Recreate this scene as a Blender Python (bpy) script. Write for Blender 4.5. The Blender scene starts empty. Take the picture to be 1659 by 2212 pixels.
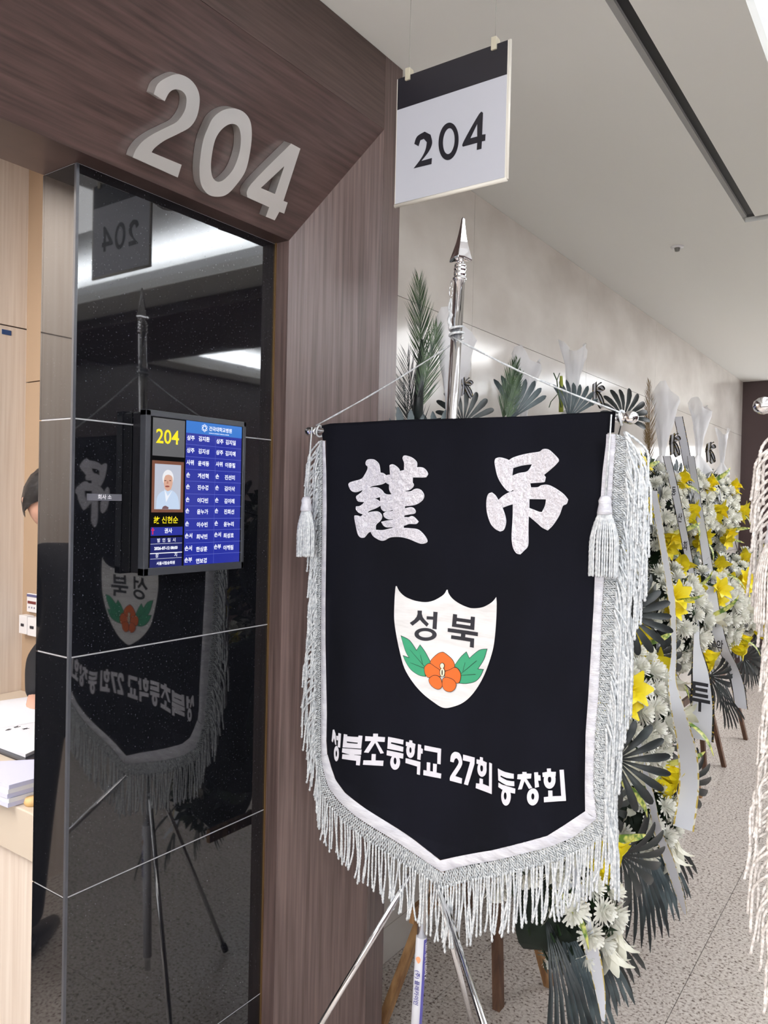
import bpy, bmesh, math, random
from mathutils import Vector, Matrix, Euler
random.seed(7)
SC = bpy.context.scene
COL = SC.collection
R = math.radians
# ------------------------------------------------------------------ camera
CAMZ = 1.54
YAW, PITCH, ROLL, FPX = R(35.1), R(-0.88), R(1.27), 1671.0
fw = Vector((-math.sin(YAW)*math.cos(PITCH), math.cos(YAW)*math.cos(PITCH), math.sin(PITCH)))
rt = Vector((math.cos(YAW), math.sin(YAW), 0)); up = rt.cross(fw)
rt, up = rt*math.cos(ROLL)+up*math.sin(ROLL), -rt*math.sin(ROLL)+up*math.cos(ROLL)
CO = Vector((0, 0, CAMZ))
cd = bpy.data.cameras.new('camera'); cam = bpy.data.objects.new('camera', cd); COL.objects.link(cam)
M3 = Matrix((rt, up, -fw)).transposed()
cam.matrix_world = Matrix.Translation(CO) @ M3.to_4x4()
cd.sensor_fit = 'VERTICAL'; cd.sensor_height = 36; cd.lens = FPX/2212*36; cd.clip_start = 0.02
SC.camera = cam
# ------------------------------------------------------------------ world, exposure
w = bpy.data.worlds.new('world'); SC.world = w; w.use_nodes = True
w.node_tree.nodes['Background'].inputs[0].default_value = (0.8, 0.85, 0.9, 1)
w.node_tree.nodes['Background'].inputs[1].default_value = 0.3
SC.view_settings.view_transform = 'Standard'; SC.view_settings.look = 'None'
SC.view_settings.gamma = 1; SC.view_settings.use_curve_mapping = False
SC.view_settings.exposure = 0.0
SC.cycles.max_bounces = 10; SC.cycles.diffuse_bounces = 5; SC.cycles.transparent_max_bounces = 16
STRIP = 120.0      # strength of the hidden cove light strips
def area(name, loc, rot, sx, sy, power, col=(1, 1, 1)):
    l = bpy.data.lights.new(name, 'AREA'); l.shape = 'RECTANGLE'; l.size = sx; l.size_y = sy
    l.energy = power; l.color = col
    o = bpy.data.objects.new(name, l); COL.objects.link(o); o.location = loc; o.rotation_euler = rot
    return o
area('corridor_ceiling_light', (1.1, 0.6, 2.90), (0, 0, 0), 1.6, 3.6, 62, (0.97, 0.98, 1))
area('far_ceiling_light', (1.1, 5.6, 2.90), (0, 0, 0), 1.6, 2.4, 95, (0.97, 0.98, 1))
area('rear_fill_light', (0.6, -2.7, 1.5), (R(114), 0, 0), 3.0, 1.6, 110, (0.97, 0.98, 1))  # added fill behind the camera, brightens ceiling, banner and digits
area('far_fill_light', (0.8, 9.2, 1.5), (R(-112), 0, 0), 3.0, 1.6, 75, (0.97, 0.98, 1))  # added fill at the far end, lifts the distant ceiling and wreaths
area('reception_light', (-2.2, -0.3, 2.75), (0, 0, 0), 0.9, 1.8, 88, (1, 0.965, 0.93))

# ------------------------------------------------------------------ pixel -> real place on a real plane
def ray(x, y): return fw + rt*((x-829.5)/FPX) - up*((y-1106)/FPX)
def P(x, y, ax, v):
    d = ray(x, y); i = 'XYZ'.index(ax)
    return CO + d*((v-CO[i])/d[i])
def PP(x, y, p0, n):
    d = ray(x, y); return CO + d*((p0-CO).dot(n)/d.dot(n))

# ------------------------------------------------------------------ materials
MATS = {}
def principled(name, col, rough=0.5, metal=0.0, **kw):
    if name in MATS: return MATS[name]
    m = bpy.data.materials.new(name); m.use_nodes = True
    b = m.node_tree.nodes['Principled BSDF']
    b.inputs['Base Color'].default_value = (*col, 1); b.inputs['Roughness'].default_value = rough
    b.inputs['Metallic'].default_value = metal
    for k, v in kw.items(): b.inputs[k.replace('_', ' ')].default_value = v
    MATS[name] = m
    return m
def srgb(r, g, b):
    f = lambda c: (c/255/12.92) if c/255 <= 0.04045 else ((c/255+0.055)/1.055)**2.4
    return (f(r), f(g), f(b))
def noise_col(m, c1, c2, scale, stretch=(1, 1, 1), detail=6, lo=0.35, hi=0.65, bump=0.0, bscale=None, coord='Object', rough2=None):
    nt = m.node_tree; b = nt.nodes['Principled BSDF']
    tc = nt.nodes.new('ShaderNodeTexCoord'); mp = nt.nodes.new('ShaderNodeMapping')
    mp.inputs['Scale'].default_value = stretch
    nz = nt.nodes.new('ShaderNodeTexNoise'); nz.inputs['Scale'].default_value = scale; nz.inputs['Detail'].default_value = detail
    cr = nt.nodes.new('ShaderNodeValToRGB')
    cr.color_ramp.elements[0].position = lo; cr.color_ramp.elements[0].color = (*c1, 1)
    cr.color_ramp.elements[1].position = hi; cr.color_ramp.elements[1].color = (*c2, 1)
    nt.links.new(tc.outputs[coord], mp.inputs[0]); nt.links.new(mp.outputs[0], nz.inputs[0])
    nt.links.new(nz.outputs[0], cr.inputs[0]); nt.links.new(cr.outputs[0], b.inputs['Base Color'])
    if bump:
        n2 = nz
        if bscale:
            n2 = nt.nodes.new('ShaderNodeTexNoise'); n2.inputs['Scale'].default_value = bscale; nt.links.new(mp.outputs[0], n2.inputs[0])
        bp = nt.nodes.new('ShaderNodeBump'); bp.inputs['Strength'].default_value = bump; bp.inputs['Distance'].default_value = 0.01
        nt.links.new(n2.outputs[0], bp.inputs['Height']); nt.links.new(bp.outputs[0], b.inputs['Normal'])
    return m
def emis(name, col, s):
    if name in MATS: return MATS[name]
    m = bpy.data.materials.new(name); m.use_nodes = True; nt = m.node_tree
    b = nt.nodes['Principled BSDF']; b.inputs['Base Color'].default_value = (0, 0, 0, 1)
    b.inputs['Emission Color'].default_value = (*col, 1); b.inputs['Emission Strength'].default_value = s
    b.inputs['Roughness'].default_value = 0.3
    MATS[name] = m; return m

W1, W2 = srgb(58, 44, 41), srgb(88, 69, 65)
wood_h = noise_col(principled('walnut_horizontal', W1, 0.34), W1, W2, 6, (1.2, 0.9, 22), 8, 0.3, 0.72)
wood_v = noise_col(principled('walnut_vertical_lit', W1, 0.3), srgb(72, 58, 55), srgb(112, 93, 89), 6, (22, 22, 0.5), 8, 0.3, 0.72)  # same walnut, upright grain; lighter tone paints in the jamb's glossy sheen
wood_dark = principled('dark_wood_panel', srgb(62, 44, 44), 0.3)
def granite(name, c1, c2, rough):
    m = principled(name, c1, rough); nt = m.node_tree; b = nt.nodes['Principled BSDF']
    tc = nt.nodes.new('ShaderNodeTexCoord')
    v = nt.nodes.new('ShaderNodeTexNoise'); v.inputs['Scale'].default_value = 260; v.inputs['Detail'].default_value = 2
    cr = nt.nodes.new('ShaderNodeValToRGB'); cr.color_ramp.elements[0].position = 0.66; cr.color_ramp.elements[0].color = (*c1, 1)
    cr.color_ramp.elements[1].position = 0.78; cr.color_ramp.elements[1].color = (*c2, 1)
    nt.links.new(tc.outputs['Object'], v.inputs[0]); nt.links.new(v.outputs[0], cr.inputs[0]); nt.links.new(cr.outputs[0], b.inputs['Base Color'])
    return m
black_tile = granite('polished_black_stone', srgb(17, 18, 22), srgb(90, 92, 100), 0.03)
black_tile.node_tree.nodes['Principled BSDF'].inputs['IOR'].default_value = 1.75
cream = noise_col(principled('polished_cream_stone', srgb(222, 216, 208), 0.12), srgb(206, 199, 191), srgb(226, 221, 214), 3, (1, 1, 1.6), 8, 0.3, 0.7)
# faint veins in the cream stone
nt = cream.node_tree
ceil_m = principled('ceiling_paint', srgb(222, 222, 218), 0.8)
ceil_in = principled('cove_white_paint', srgb(235, 236, 238), 0.7)
slot_m = principled('slot_black', srgb(20, 20, 24), 0.5)
joint_m = principled('pale_joint', srgb(172, 172, 176), 0.6)
floor_m = principled('speckled_granite_floor', srgb(190, 182, 176), 0.22)
nt = floor_m.node_tree; b = nt.nodes['Principled BSDF']; tc = nt.nodes.new('ShaderNodeTexCoord')
n1 = nt.nodes.new('ShaderNodeTexNoise'); n1.inputs['Scale'].default_value = 105; n1.inputs['Detail'].default_value = 3; n1.inputs['Distortion'].default_value = 0.5
c1 = nt.nodes.new('ShaderNodeValToRGB'); e = c1.color_ramp.elements
e[0].position = 0.33; e[0].color = (*srgb(104, 92, 84), 1); e[1].position = 0.50; e[1].color = (*srgb(200, 191, 183), 1)
e2 = e.new(0.42); e2.color = (*srgb(180, 169, 161), 1); e3 = e.new(0.66); e3.color = (*srgb(216, 209, 202), 1)
nt.links.new(tc.outputs['Object'], n1.inputs[0]); nt.links.new(n1.outputs[0], c1.inputs[0]); nt.links.new(c1.outputs[0], b.inputs['Base Color'])
grout_m = principled('floor_grout', srgb(70, 62, 58), 0.8)
veneer = noise_col(principled('pale_ash_veneer', srgb(218, 204, 192), 0.45), srgb(208, 192, 178), srgb(226, 214, 202), 5, (14, 14, 0.4), 6, 0.3, 0.7)
beige = principled('beige_wall_panel', srgb(172, 147, 122), 0.6)
counter_m = principled('counter_laminate', srgb(205, 192, 176), 0.3)
chrome = principled('chrome', (0.82, 0.82, 0.84), 0.07, 1.0)
steel = noise_col(principled('brushed_steel', (0.75, 0.75, 0.74), 0.42, 0.9), (0.72, 0.72, 0.70), (0.84, 0.83, 0.81), 4, (1, 1, 1), 3)
black_cloth = noise_col(principled('black_velvet_cloth', srgb(20, 21, 30), 0.85), srgb(9, 10, 18), srgb(15, 16, 26), 5, (1, 1, 0.5), 3)
black_cloth.node_tree.nodes['Principled BSDF'].inputs['Specular IOR Level'].default_value = 0.15
silver = noise_col(principled('silver_lame_cloth', srgb(205, 203, 212), 0.38, 0.25), srgb(196, 194, 202), srgb(236, 234, 242), 420, (1, 1, 1), 3, 0.35, 0.65, 0.35, 90)
silver2 = principled('white_stitched_outline', srgb(226, 226, 232), 0.6)
satin = noise_col(principled('white_satin_ribbon', srgb(215, 215, 222), 0.35), srgb(196, 196, 206), srgb(228, 228, 234), 20, (1, 1, 3), 4, 0.3, 0.7, 0.3, 60)
cordm = noise_col(principled('silver_white_cord', srgb(222, 226, 230), 0.4), srgb(186, 191, 196), srgb(228, 231, 232), 160, (1, 1, 1), 2, 0.35, 0.65)
cordm2 = noise_col(principled('cream_white_cord', srgb(220, 214, 208), 0.45), srgb(190, 182, 176), srgb(238, 233, 228), 160, (1, 1, 1), 2, 0.35, 0.65)
shield_m = noise_col(principled('white_shield_cloth', srgb(228, 227, 226), 0.55), srgb(218, 216, 216), srgb(236, 236, 236), 12, (1, 1, 4), 4, 0.3, 0.7, 0.35, 14)
ink = principled('black_print', srgb(38, 38, 46), 0.6)
green_p = principled('green_print', srgb(58, 158, 116), 0.6)
orange_p = principled('orange_print', srgb(222, 104, 36), 0.6)
cream_p = principled('cream_print', srgb(246, 232, 200), 0.6)
outline_p = principled('dark_outline_print', srgb(30, 34, 30), 0.6)
sign_w = principled('sign_white', srgb(190, 192, 201), 0.25)
sign_b = principled('sign_black', srgb(36, 35, 42), 0.25)
sign_e = principled('sign_cream_edge', srgb(222, 218, 208), 0.4)
clip_m = principled('cream_plastic_clip', srgb(196, 190, 170), 0.4)
bezel = principled('monitor_bezel', srgb(58, 60, 66), 0.35)
bezel_d = principled('monitor_black', srgb(24, 24, 28), 0.3)
petal_w = principled('white_petal', srgb(248, 248, 240), 0.7)
petal_y = principled('yellow_petal', srgb(248, 228, 36), 0.5)
petal_c = principled('cream_lily_petal', srgb(238, 236, 220), 0.5)
leaf_g = noise_col(principled('dark_green_leaf', srgb(40, 62, 40), 0.5), srgb(24, 42, 26), srgb(54, 80, 50), 20)
leaf_b = noise_col(principled('black_painted_leaf', srgb(30, 34, 36), 0.4), srgb(22, 26, 28), srgb(42, 50, 50), 15)
leaf_p = noise_col(principled('palm_green_leaf', srgb(48, 76, 50), 0.45), srgb(34, 58, 38), srgb(74, 100, 60), 12)
leaf_s = noise_col(principled('slate_green_leaf', srgb(62, 76, 80), 0.4), srgb(44, 56, 60), srgb(86, 100, 104), 12)
leaf_gold = principled('dried_golden_palm', srgb(120, 98, 60), 0.6)
leaf_v = noise_col(principled('variegated_leaf', srgb(196, 204, 120), 0.45), srgb(86, 122, 50), srgb(214, 214, 120), 30, (1, 1, 0.2), 2, 0.42, 0.52)
lime = principled('lime_stalk', srgb(150, 160, 60), 0.5)
tissue = principled('white_tissue_wrap', srgb(232, 233, 238), 0.55)
tb = tissue.node_tree.nodes['Principled BSDF']; tb.inputs['Alpha'].default_value = 0.6; tb.inputs['Transmission Weight'].default_value = 0.15
ribbon_w = principled('white_ribbon', srgb(226, 228, 236), 0.5)
ribbon_b = noise_col(principled('black_gold_ribbon_edge', srgb(28, 26, 24), 0.4), srgb(18, 17, 18), srgb(190, 160, 60), 120, (1, 1, 1), 2, 0.60, 0.64)
ribbon_g = noise_col(principled('gold_ribbon_edge', srgb(200, 180, 110), 0.4), srgb(240, 238, 230), srgb(206, 180, 90), 60, (1, 1, 1), 2, 0.48, 0.52)
easel_m = noise_col(principled('easel_pine', srgb(150, 112, 72), 0.6), srgb(120, 84, 52), srgb(172, 132, 88), 8, (6, 6, 0.6), 5)
easel_d = noise_col(principled('easel_brown', srgb(96, 66, 48), 0.6), srgb(80, 54, 40), srgb(112, 80, 58), 8, (6, 6, 0.6), 5)
skin = principled('skin', srgb(206, 160, 140), 0.5)
suit = principled('black_suit', srgb(24, 24, 30), 0.8)
hair_m = noise_col(principled('black_hair', srgb(22, 22, 26), 0.4), srgb(16, 16, 20), srgb(48, 50, 58), 40, (1, 1, 6), 3, 0.5, 0.8)
paper = principled('paper', srgb(232, 234, 242), 0.6)
paper_b = principled('bluish_paper', srgb(206, 208, 236), 0.5)
plastic_w = principled('white_plastic', srgb(222, 220, 222), 0.35)
blue_sticker = principled('blue_sticker', srgb(44, 74, 124), 0.4)

# ------------------------------------------------------------------ mesh helpers
OFF = {}
def finish(o, name, parent, label=None, cat=None, group=None, kind=None):
    if parent is not None: o.parent = parent
    if label: o['label'] = label
    if cat: o['category'] = cat
    if group: o['group'] = group
    if kind: o['kind'] = kind
    return o
def world_off(o):
    v = Vector((0, 0, 0))
    while o is not None: v += o.location; o = o.parent
    return v
def thing(name, label, cat, loc=(0, 0, 0), group=None, kind=None):
    o = bpy.data.objects.new(name, None); COL.objects.link(o); o.location = loc; o.empty_display_size = 0.05
    return finish(o, name, None, label, cat, group, kind)
class MB:
    def __init__(s): s.v = []; s.f = []; s.sm = []; s.mi = []
    def add(s, vs, fs, smooth=False, mi=0):
        n = len(s.v); s.v += [Vector(v) for v in vs]
        for f in fs: s.f.append([i+n for i in f]); s.sm.append(smooth); s.mi.append(mi)
        return s
    def box(s, a, b, mi=0):
        (x0, y0, z0), (x1, y1, z1) = a, b
        x0, x1 = min(x0, x1), max(x0, x1); y0, y1 = min(y0, y1), max(y0, y1); z0, z1 = min(z0, z1), max(z0, z1)
        return s.add([(x0,y0,z0),(x1,y0,z0),(x1,y1,z0),(x0,y1,z0),(x0,y0,z1),(x1,y0,z1),(x1,y1,z1),(x0,y1,z1)],
                     [(3,2,1,0),(4,5,6,7),(0,1,5,4),(1,2,6,5),(2,3,7,6),(3,0,4,7)], mi=mi)
    def bbox(s, a, b, r=0.003, mi=0):     # box with bevelled edges
        bm = bmesh.new(); bmesh.ops.create_cube(bm, size=1)
        for v in bm.verts:
            for i in range(3): v.co[i] = (a[i]+b[i])/2 + v.co[i]*abs(b[i]-a[i])
        bmesh.ops.bevel(bm, geom=bm.edges[:], offset=r, segments=2, affect='EDGES', profile=0.5)
        bm.verts.index_update()
        s.add([v.co.copy() for v in bm.verts], [[v.index for v in f.verts] for f in bm.faces], mi=mi); bm.free(); return s
    def tube(s, pts, r, n=8, cap=True, twist=0.0, flat=1.0, mi=0, smooth=True):
        pts = [Vector(p) for p in pts]; k = len(pts)
        rr = r if isinstance(r, (list, tuple)) else [r]*k
        ref = None; vs = []
        for i, p in enumerate(pts):
            t = (pts[min(i+1, k-1)]-pts[max(i-1, 0)])
            t = t.normalized() if t.length > 1e-9 else Vector((0, 0, 1))
            if ref is None:
                ref = t.cross(Vector((0, 0, 1)) if abs(t.z) < 0.9 else Vector((1, 0, 0))).normalized()
            ref = (ref - t*ref.dot(t)); ref = ref.normalized() if ref.length > 1e-6 else t.orthogonal().normalized()
            bi = t.cross(ref); tw = twist*i
            for j in range(n):
                a = 2*math.pi*j/n
                c, d = math.cos(a)*rr[i], math.sin(a)*rr[i]*flat
                c, d = c*math.cos(tw)-d*math.sin(tw), c*math.sin(tw)+d*math.cos(tw)
                vs.append(p+ref*c+bi*d)
        fs = [(i*n+j, i*n+(j+1) % n, (i+1)*n+(j+1) % n, (i+1)*n+j) for i in range(k-1) for j in range(n)]
        if cap: fs += [tuple(reversed(range(n))), tuple(range((k-1)*n, k*n))]
        return s.add(vs, fs, smooth, mi)
    def lathe(s, prof, base, axis=(0, 0, 1), n=20, mi=0):
        ax = Vector(axis).normalized(); u = ax.orthogonal().normalized(); v = ax.cross(u); base = Vector(base)
        vs = []; k = len(prof)
        for (r, h) in prof:
            for j in range(n):
                a = 2*math.pi*j/n; vs.append(base+ax*h+(u*math.cos(a)+v*math.sin(a))*max(r, 1e-5))
        fs = [(i*n+j, i*n+(j+1) % n, (i+1)*n+(j+1) % n, (i+1)*n+j) for i in range(k-1) for j in range(n)]
        fs += [tuple(reversed(range(n))), tuple(range((k-1)*n, k*n))]
        return s.add(vs, fs, True, mi)
    def build(s, name, mat, parent=None, **kw):
        off = world_off(parent)
        me = bpy.data.meshes.new(name); me.from_pydata([v-off for v in s.v], [], s.f)
        me.polygons.foreach_set('use_smooth', s.sm)
        if isinstance(mat, (list, tuple)):
            for m in mat: me.materials.append(m)
            me.polygons.foreach_set('material_index', s.mi)
        else: me.materials.append(mat)
        me.update()
        o = bpy.data.objects.new(name, me); COL.objects.link(o)
        return finish(o, name, parent, **kw)
def box(name, a, b, mat, parent=None, **kw): return MB().box(a, b).build(name, mat, parent, **kw)
def bbox(name, a, b, mat, parent=None, r=0.003, **kw): return MB().bbox(a, b, r).build(name, mat, parent, **kw)
def inst(name, me, parent, mw, **kw):
    o = bpy.data.objects.new(name, me); COL.objects.link(o)
    off = world_off(parent); o.matrix_local = Matrix.Translation(-off) @ mw
    return finish(o, name, parent, **kw)
def smooth_path(pts, n=5, ang=48):
    k = len(pts); out = []
    def corner(i):
        a = Vector(pts[i-1]); b = Vector(pts[i]); c = Vector(pts[(i+1) % k])
        d1 = b-a; d2 = c-b
        return d1.length < 1e-9 or d2.length < 1e-9 or d1.angle(d2) > R(ang)
    cn = [corner(i) for i in range(k)]
    for i in range(k):
        p0, p1, p2, p3 = (Vector(pts[(i+j-1) % k]) for j in range(4))
        if cn[i]: p0 = p1
        if cn[(i+1) % k]: p3 = p2
        if cn[i] and cn[(i+1) % k]: out.append(p1); continue
        for q in range(n):
            t = q/n
            out.append(0.5*((2*p1)+(p2-p0)*t+(2*p0-5*p1+4*p2-p3)*t*t+(-p0+3*p1-3*p2+p3)*t**3))
    return out
def ell(cx, cy, rx, ry, n=28, rot=0):
    return [(cx+rx*math.cos(2*math.pi*i/n)*math.cos(rot)-ry*math.sin(2*math.pi*i/n)*math.sin(rot),
             cy+rx*math.cos(2*math.pi*i/n)*math.sin(rot)+ry*math.sin(2*math.pi*i/n)*math.cos(rot)) for i in range(n)]
def plate(name, loops, p0, n, upv, thick, mat, parent=None, bev=0.0, offset=0.0, lift=0.0, warp=None, cut=0.0, **kw):
    """filled outline (outer loops and holes) lying on the real plane p0/n, thickness along n. loops: world points"""
    n = Vector(n).normalized(); v = Vector(upv); v = (v-n*v.dot(n)).normalized(); u = v.cross(n)
    cu = bpy.data.curves.new('t', 'CURVE'); cu.dimensions = '2D'; cu.fill_mode = 'BOTH'
    cu.extrude = thick/2; cu.bevel_depth = bev; cu.bevel_resolution = 1; cu.offset = offset
    for lp in loops:
        sp = cu.splines.new('POLY'); sp.points.add(len(lp)-1); sp.use_cyclic_u = True
        for i, q in enumerate(lp):
            d = q-p0; sp.points[i].co = (d.dot(u), d.dot(v), 0, 1)
    to = bpy.data.objects.new('t', cu); COL.objects.link(to)
    me = bpy.data.meshes.new_from_object(to); bpy.data.objects.remove(to); bpy.data.curves.remove(cu)
    off = world_off(parent)
    if cut:
        bm = bmesh.new(); bm.from_mesh(me)
        for ax_ in (0, 1):
            vv = [q.co[ax_] for q in bm.verts]; c_ = min(vv)+cut
            while c_ < max(vv)-0.002:
                pn_ = Vector((1, 0, 0)) if ax_ == 0 else Vector((0, 1, 0))
                bmesh.ops.bisect_plane(bm, geom=bm.verts[:]+bm.edges[:]+bm.faces[:], plane_co=pn_*c_, plane_no=pn_); c_ += cut*(1 if ax_ == 0 else 2)
        bm.to_mesh(me); bm.free()
    mt = Matrix((u, v, n)).transposed()
    for vt in me.vertices:
        q = mt @ vt.co + p0 + n*(thick/2+lift)
        if warp: q = warp(q)
        vt.co = q-off
    me.name = name; me.materials.clear(); me.materials.append(mat)
    o = bpy.data.objects.new(name, me); COL.objects.link(o)
    return finish(o, name, parent, **kw)
def text(s, p, n, upv, size, mat, parent, name='lettering', align='LEFT', bold=0.0, sx=1.0, ext=0.0, join=None):
    cu = bpy.data.curves.new('t', 'FONT'); cu.body = s; cu.size = size; cu.align_x = align; cu.align_y = 'CENTER'
    cu.offset = bold; cu.extrude = ext; cu.resolution_u = 3
    to = bpy.data.objects.new('t', cu); COL.objects.link(to)
    me = bpy.data.meshes.new_from_object(to); bpy.data.objects.remove(to); bpy.data.curves.remove(cu)
    n = Vector(n).normalized(); v = Vector(upv); v = (v-n*v.dot(n)).normalized(); u = v.cross(n)
    mt = Matrix((u*sx, v, n)).transposed(); off = world_off(parent)
    for vt in me.vertices: vt.co = mt @ vt.co + p - off
    me.materials.clear(); me.materials.append(mat); me.name = name
    o = bpy.data.objects.new(name, me); COL.objects.link(o)
    return finish(o, name, parent)

# ================================================================== SETTING
XO, XI, XT, XW, XB = -1.20, -1.356, -1.402, -1.437, -1.520   # portal front, inner edge, tile face, wall, portal back
CZ = 2.711; SZ = 2.199; MZ = 2.517                       # ceiling, soffit, mitre height
YI, YM, YE = 1.480, 1.669, 1.750                         # jamb inner edge, mitre, end
# floor: base slab + tiles picked apart one by one where the photo shows them
fl = box('floor', (-3.6, -3, -0.08), (3.3, 9.6, -0.004), grout_m, kind='structure', label='speckled grey-beige granite floor of large square tiles')
TS = 0.606
k = 0
meshes = None
x = -1.205-TS
for ix in range(-1, 6):
    for iy in range(0, 15):
        x0 = -1.205+TS*ix; y0 = 2.68-TS*4+TS*iy
        if x0+TS < -1.40: continue
        if x0 < -1.436: x0c = XW
        else: x0c = x0
        g = 0.0012
        m = MB().box((max(x0, XW)+g, y0+g, -0.02), (x0+TS-g, y0+TS-g, 0.0)).build('tile', floor_m, fl)
rest = MB()
rest.box((XB-2.05, -3, -0.02), (XW-0.001, 9.6, 0.0)); rest.box((XW, -3, -0.02), (3.3, 2.68-TS*4, 0)); rest.box((2.43, 2.68-TS*4, -0.02), (3.3, 9.6, 0)); rest.box((XW, 9.35, -0.02), (2.43, 9.6, 0))
rest.build('outer_floor', floor_m, fl)

# cream stone wall behind the wreaths, with panels
wl = box('wall_left', (XW-0.20, YE-0.01, 0), (XW-0.012, 7.9, CZ), grout_m, kind='structure', label='polished cream stone wall behind the flower wreaths')
ys = [YE-0.6, 2.60, 3.80, 5.00, 6.20, 7.40, 7.80]
zs = [0.0, 0.12, 0.64, 1.16, 1.69, 2.21, CZ]
ys[0] = YE
for i in range(len(ys)-1):
    for j in range(len(zs)-1):
        MB().box((XW-0.012, ys[i]+0.001, zs[j]+0.001), (XW, ys[i+1]-0.001, zs[j+1]-0.001)).build('panel', cream, wl)
# dark column at the corridor's far end
YF = 7.80
pc = thing('dark_column', 'dark brown panelled column where the cream wall ends', 'column', (-1.30, YF, 0), kind='structure')
MB().box((-1.60, YF, 0), (-1.18, YF+0.9, CZ)).build('column_shaft', wood_dark, pc)
box('wall_far', (-1.7, 9.5, 0), (3.3, 9.6, 3.1), principled('far_wall', srgb(150, 146, 142), 0.5), kind='structure', label='grey wall closing the corridor far off')
box('wall_right', (2.9, -3, 0), (3.0, 9.6, 3.1), wood_dark, kind='structure', label='dark wood panelled wall across the corridor')
box('wall_back', (-3.6, -3.1, 0), (3.3, -3, 3.1), principled('grey_wall', srgb(150, 148, 146), 0.6), kind='structure', label='plain grey wall behind the camera')

# ceiling
ce = thing('ceiling', 'off-white flat ceiling with recessed light coffers', 'ceiling', (0, 0, CZ), kind='structure')
ce['category'] = 'ceiling'
T = 0.05
S0, S1, C0 = -0.645, -0.598, -0.375
YS = 3.42
MB().box((XW-0.2, -3, CZ), (S0, YS+0.03, CZ+T)).build('ceiling_panel', ceil_m, ce)
MB().box((XW-0.2, YS+0.03, CZ), (3.3, 4.08, CZ+T)).build('ceiling_panel', ceil_m, ce)
MB().box((XW-0.2, 4.08, CZ), (S0, 9.6, CZ+T)).build('ceiling_panel', ceil_m, ce)
for (a, b_, c) in ((-3, YS-0.03, 0), (4.11, 8.2, 1)):
    # floating frame around each coffer, shadow gap round it
    cy0, cy1 = (a, b_-0.57) if c == 0 else (a+0.12, b_-0.12)
    MB().box((S1, a, CZ-0.002), (C0, b_, CZ+T)).build('coffer_frame', ceil_m, ce)
    MB().box((C0, cy1, CZ-0.002), (2.9, b_, CZ+T)).build('coffer_frame', ceil_m, ce)
    if c: MB().box((C0, a, CZ-0.002), (2.9, cy0, CZ+T)).build('coffer_frame', ceil_m, ce)
    MB().box((2.62, cy0, CZ-0.002), (2.9, cy1, CZ+T)).build('coffer_frame', ceil_m, ce)
    m = MB(); m.box((C0-0.012, cy0, CZ+T), (C0, cy1, CZ+T+0.045)); m.box((C0, cy1, CZ+T), (2.62, cy1+0.012, CZ+T+0.045)); m.box((2.62, cy0, CZ+T), (2.632, cy1, CZ+T+0.045)); m.build('coffer_lip', ceil_in, ce)
    MB().box((S1-0.25, a-0.2, CZ+0.22), (2.88, b_+0.2, CZ+0.26)).build('coffer_top', ceil_in, ce)
    m = MB(); m.box((S1-0.24, a-0.2, CZ+T), (S1-0.20, b_+0.2, CZ+0.22)); m.box((2.84, a-0.2, CZ+T), (2.88, b_+0.2, CZ+0.22)); m.box((S1-0.2, b_+0.14, CZ+T), (2.84, b_+0.18, CZ+0.22)); m.box((S1-0.2, a-0.18, CZ+T), (2.84, a-0.14, CZ+0.22))
    m.build('coffer_side', ceil_in, ce)
    m = MB(); m.box((S0+0.001, a, CZ+0.012), (S1-0.002, b_, CZ+0.03)); m.box((S0, b_+0.002, CZ+0.02), (3.1, YS+0.028 if c == 0 else b_+0.05, CZ+0.03))
    m.build('shadow_gap', slot_m, ce)
    MB().box((S0, a, CZ+0.001), (S0+0.016, b_, CZ+0.0115)).build('gap_edge', principled('gap_edge_grey', srgb(150, 150, 148), 0.8), ce)
    lt = thing('cove_light', 'hidden white cove light strips glowing in the near ceiling coffer' if c == 0 else 'hidden white cove light strips glowing in the far ceiling coffer', 'light', (C0-0.1, (a+b_)/2, CZ+T))
    em = emis('cove_light_strip', (0.93, 0.97, 1.0), STRIP)
    MB().box((C0-0.11, cy0, CZ+T+0.001), (C0-0.08, cy1, CZ+T+0.03)).build('light_strip', em, lt)
    MB().box((C0, cy1+0.06, CZ+T+0.001), (2.62, cy1+0.09, CZ+T+0.03)).build('light_strip', em, lt)
    MB().box((2.69, cy0, CZ+T+0.001), (2.72, cy1, CZ+T+0.03)).build('light_strip', em, lt)
MB().box((S0, 8.2, CZ), (3.3, 9.6, CZ+T)).build('ceiling_panel', ceil_m, ce)
box('ceiling_beam', (-0.30, 3.10, CZ-0.07), (2.9, 4.13, CZ-0.003), wood_dark, kind='structure', label='shallow dark wood band across the ceiling')
# small round detector
p = P(1463, 533, 'Z', CZ)
dt = thing('ceiling_sensor', 'small round white detector on the plain ceiling', 'detector', p)
MB().lathe([(0.0, 0), (0.028, 0), (0.026, -0.006), (0.0, -0.006)][::-1], p).build('rim', plastic_w, dt)
MB().lathe([(0, -0.022), (0.010, -0.02), (0.013, -0.006), (0, -0.006)], p).build('sensor_head', principled('grey_plastic', srgb(120, 118, 112), 0.4), dt)

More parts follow.
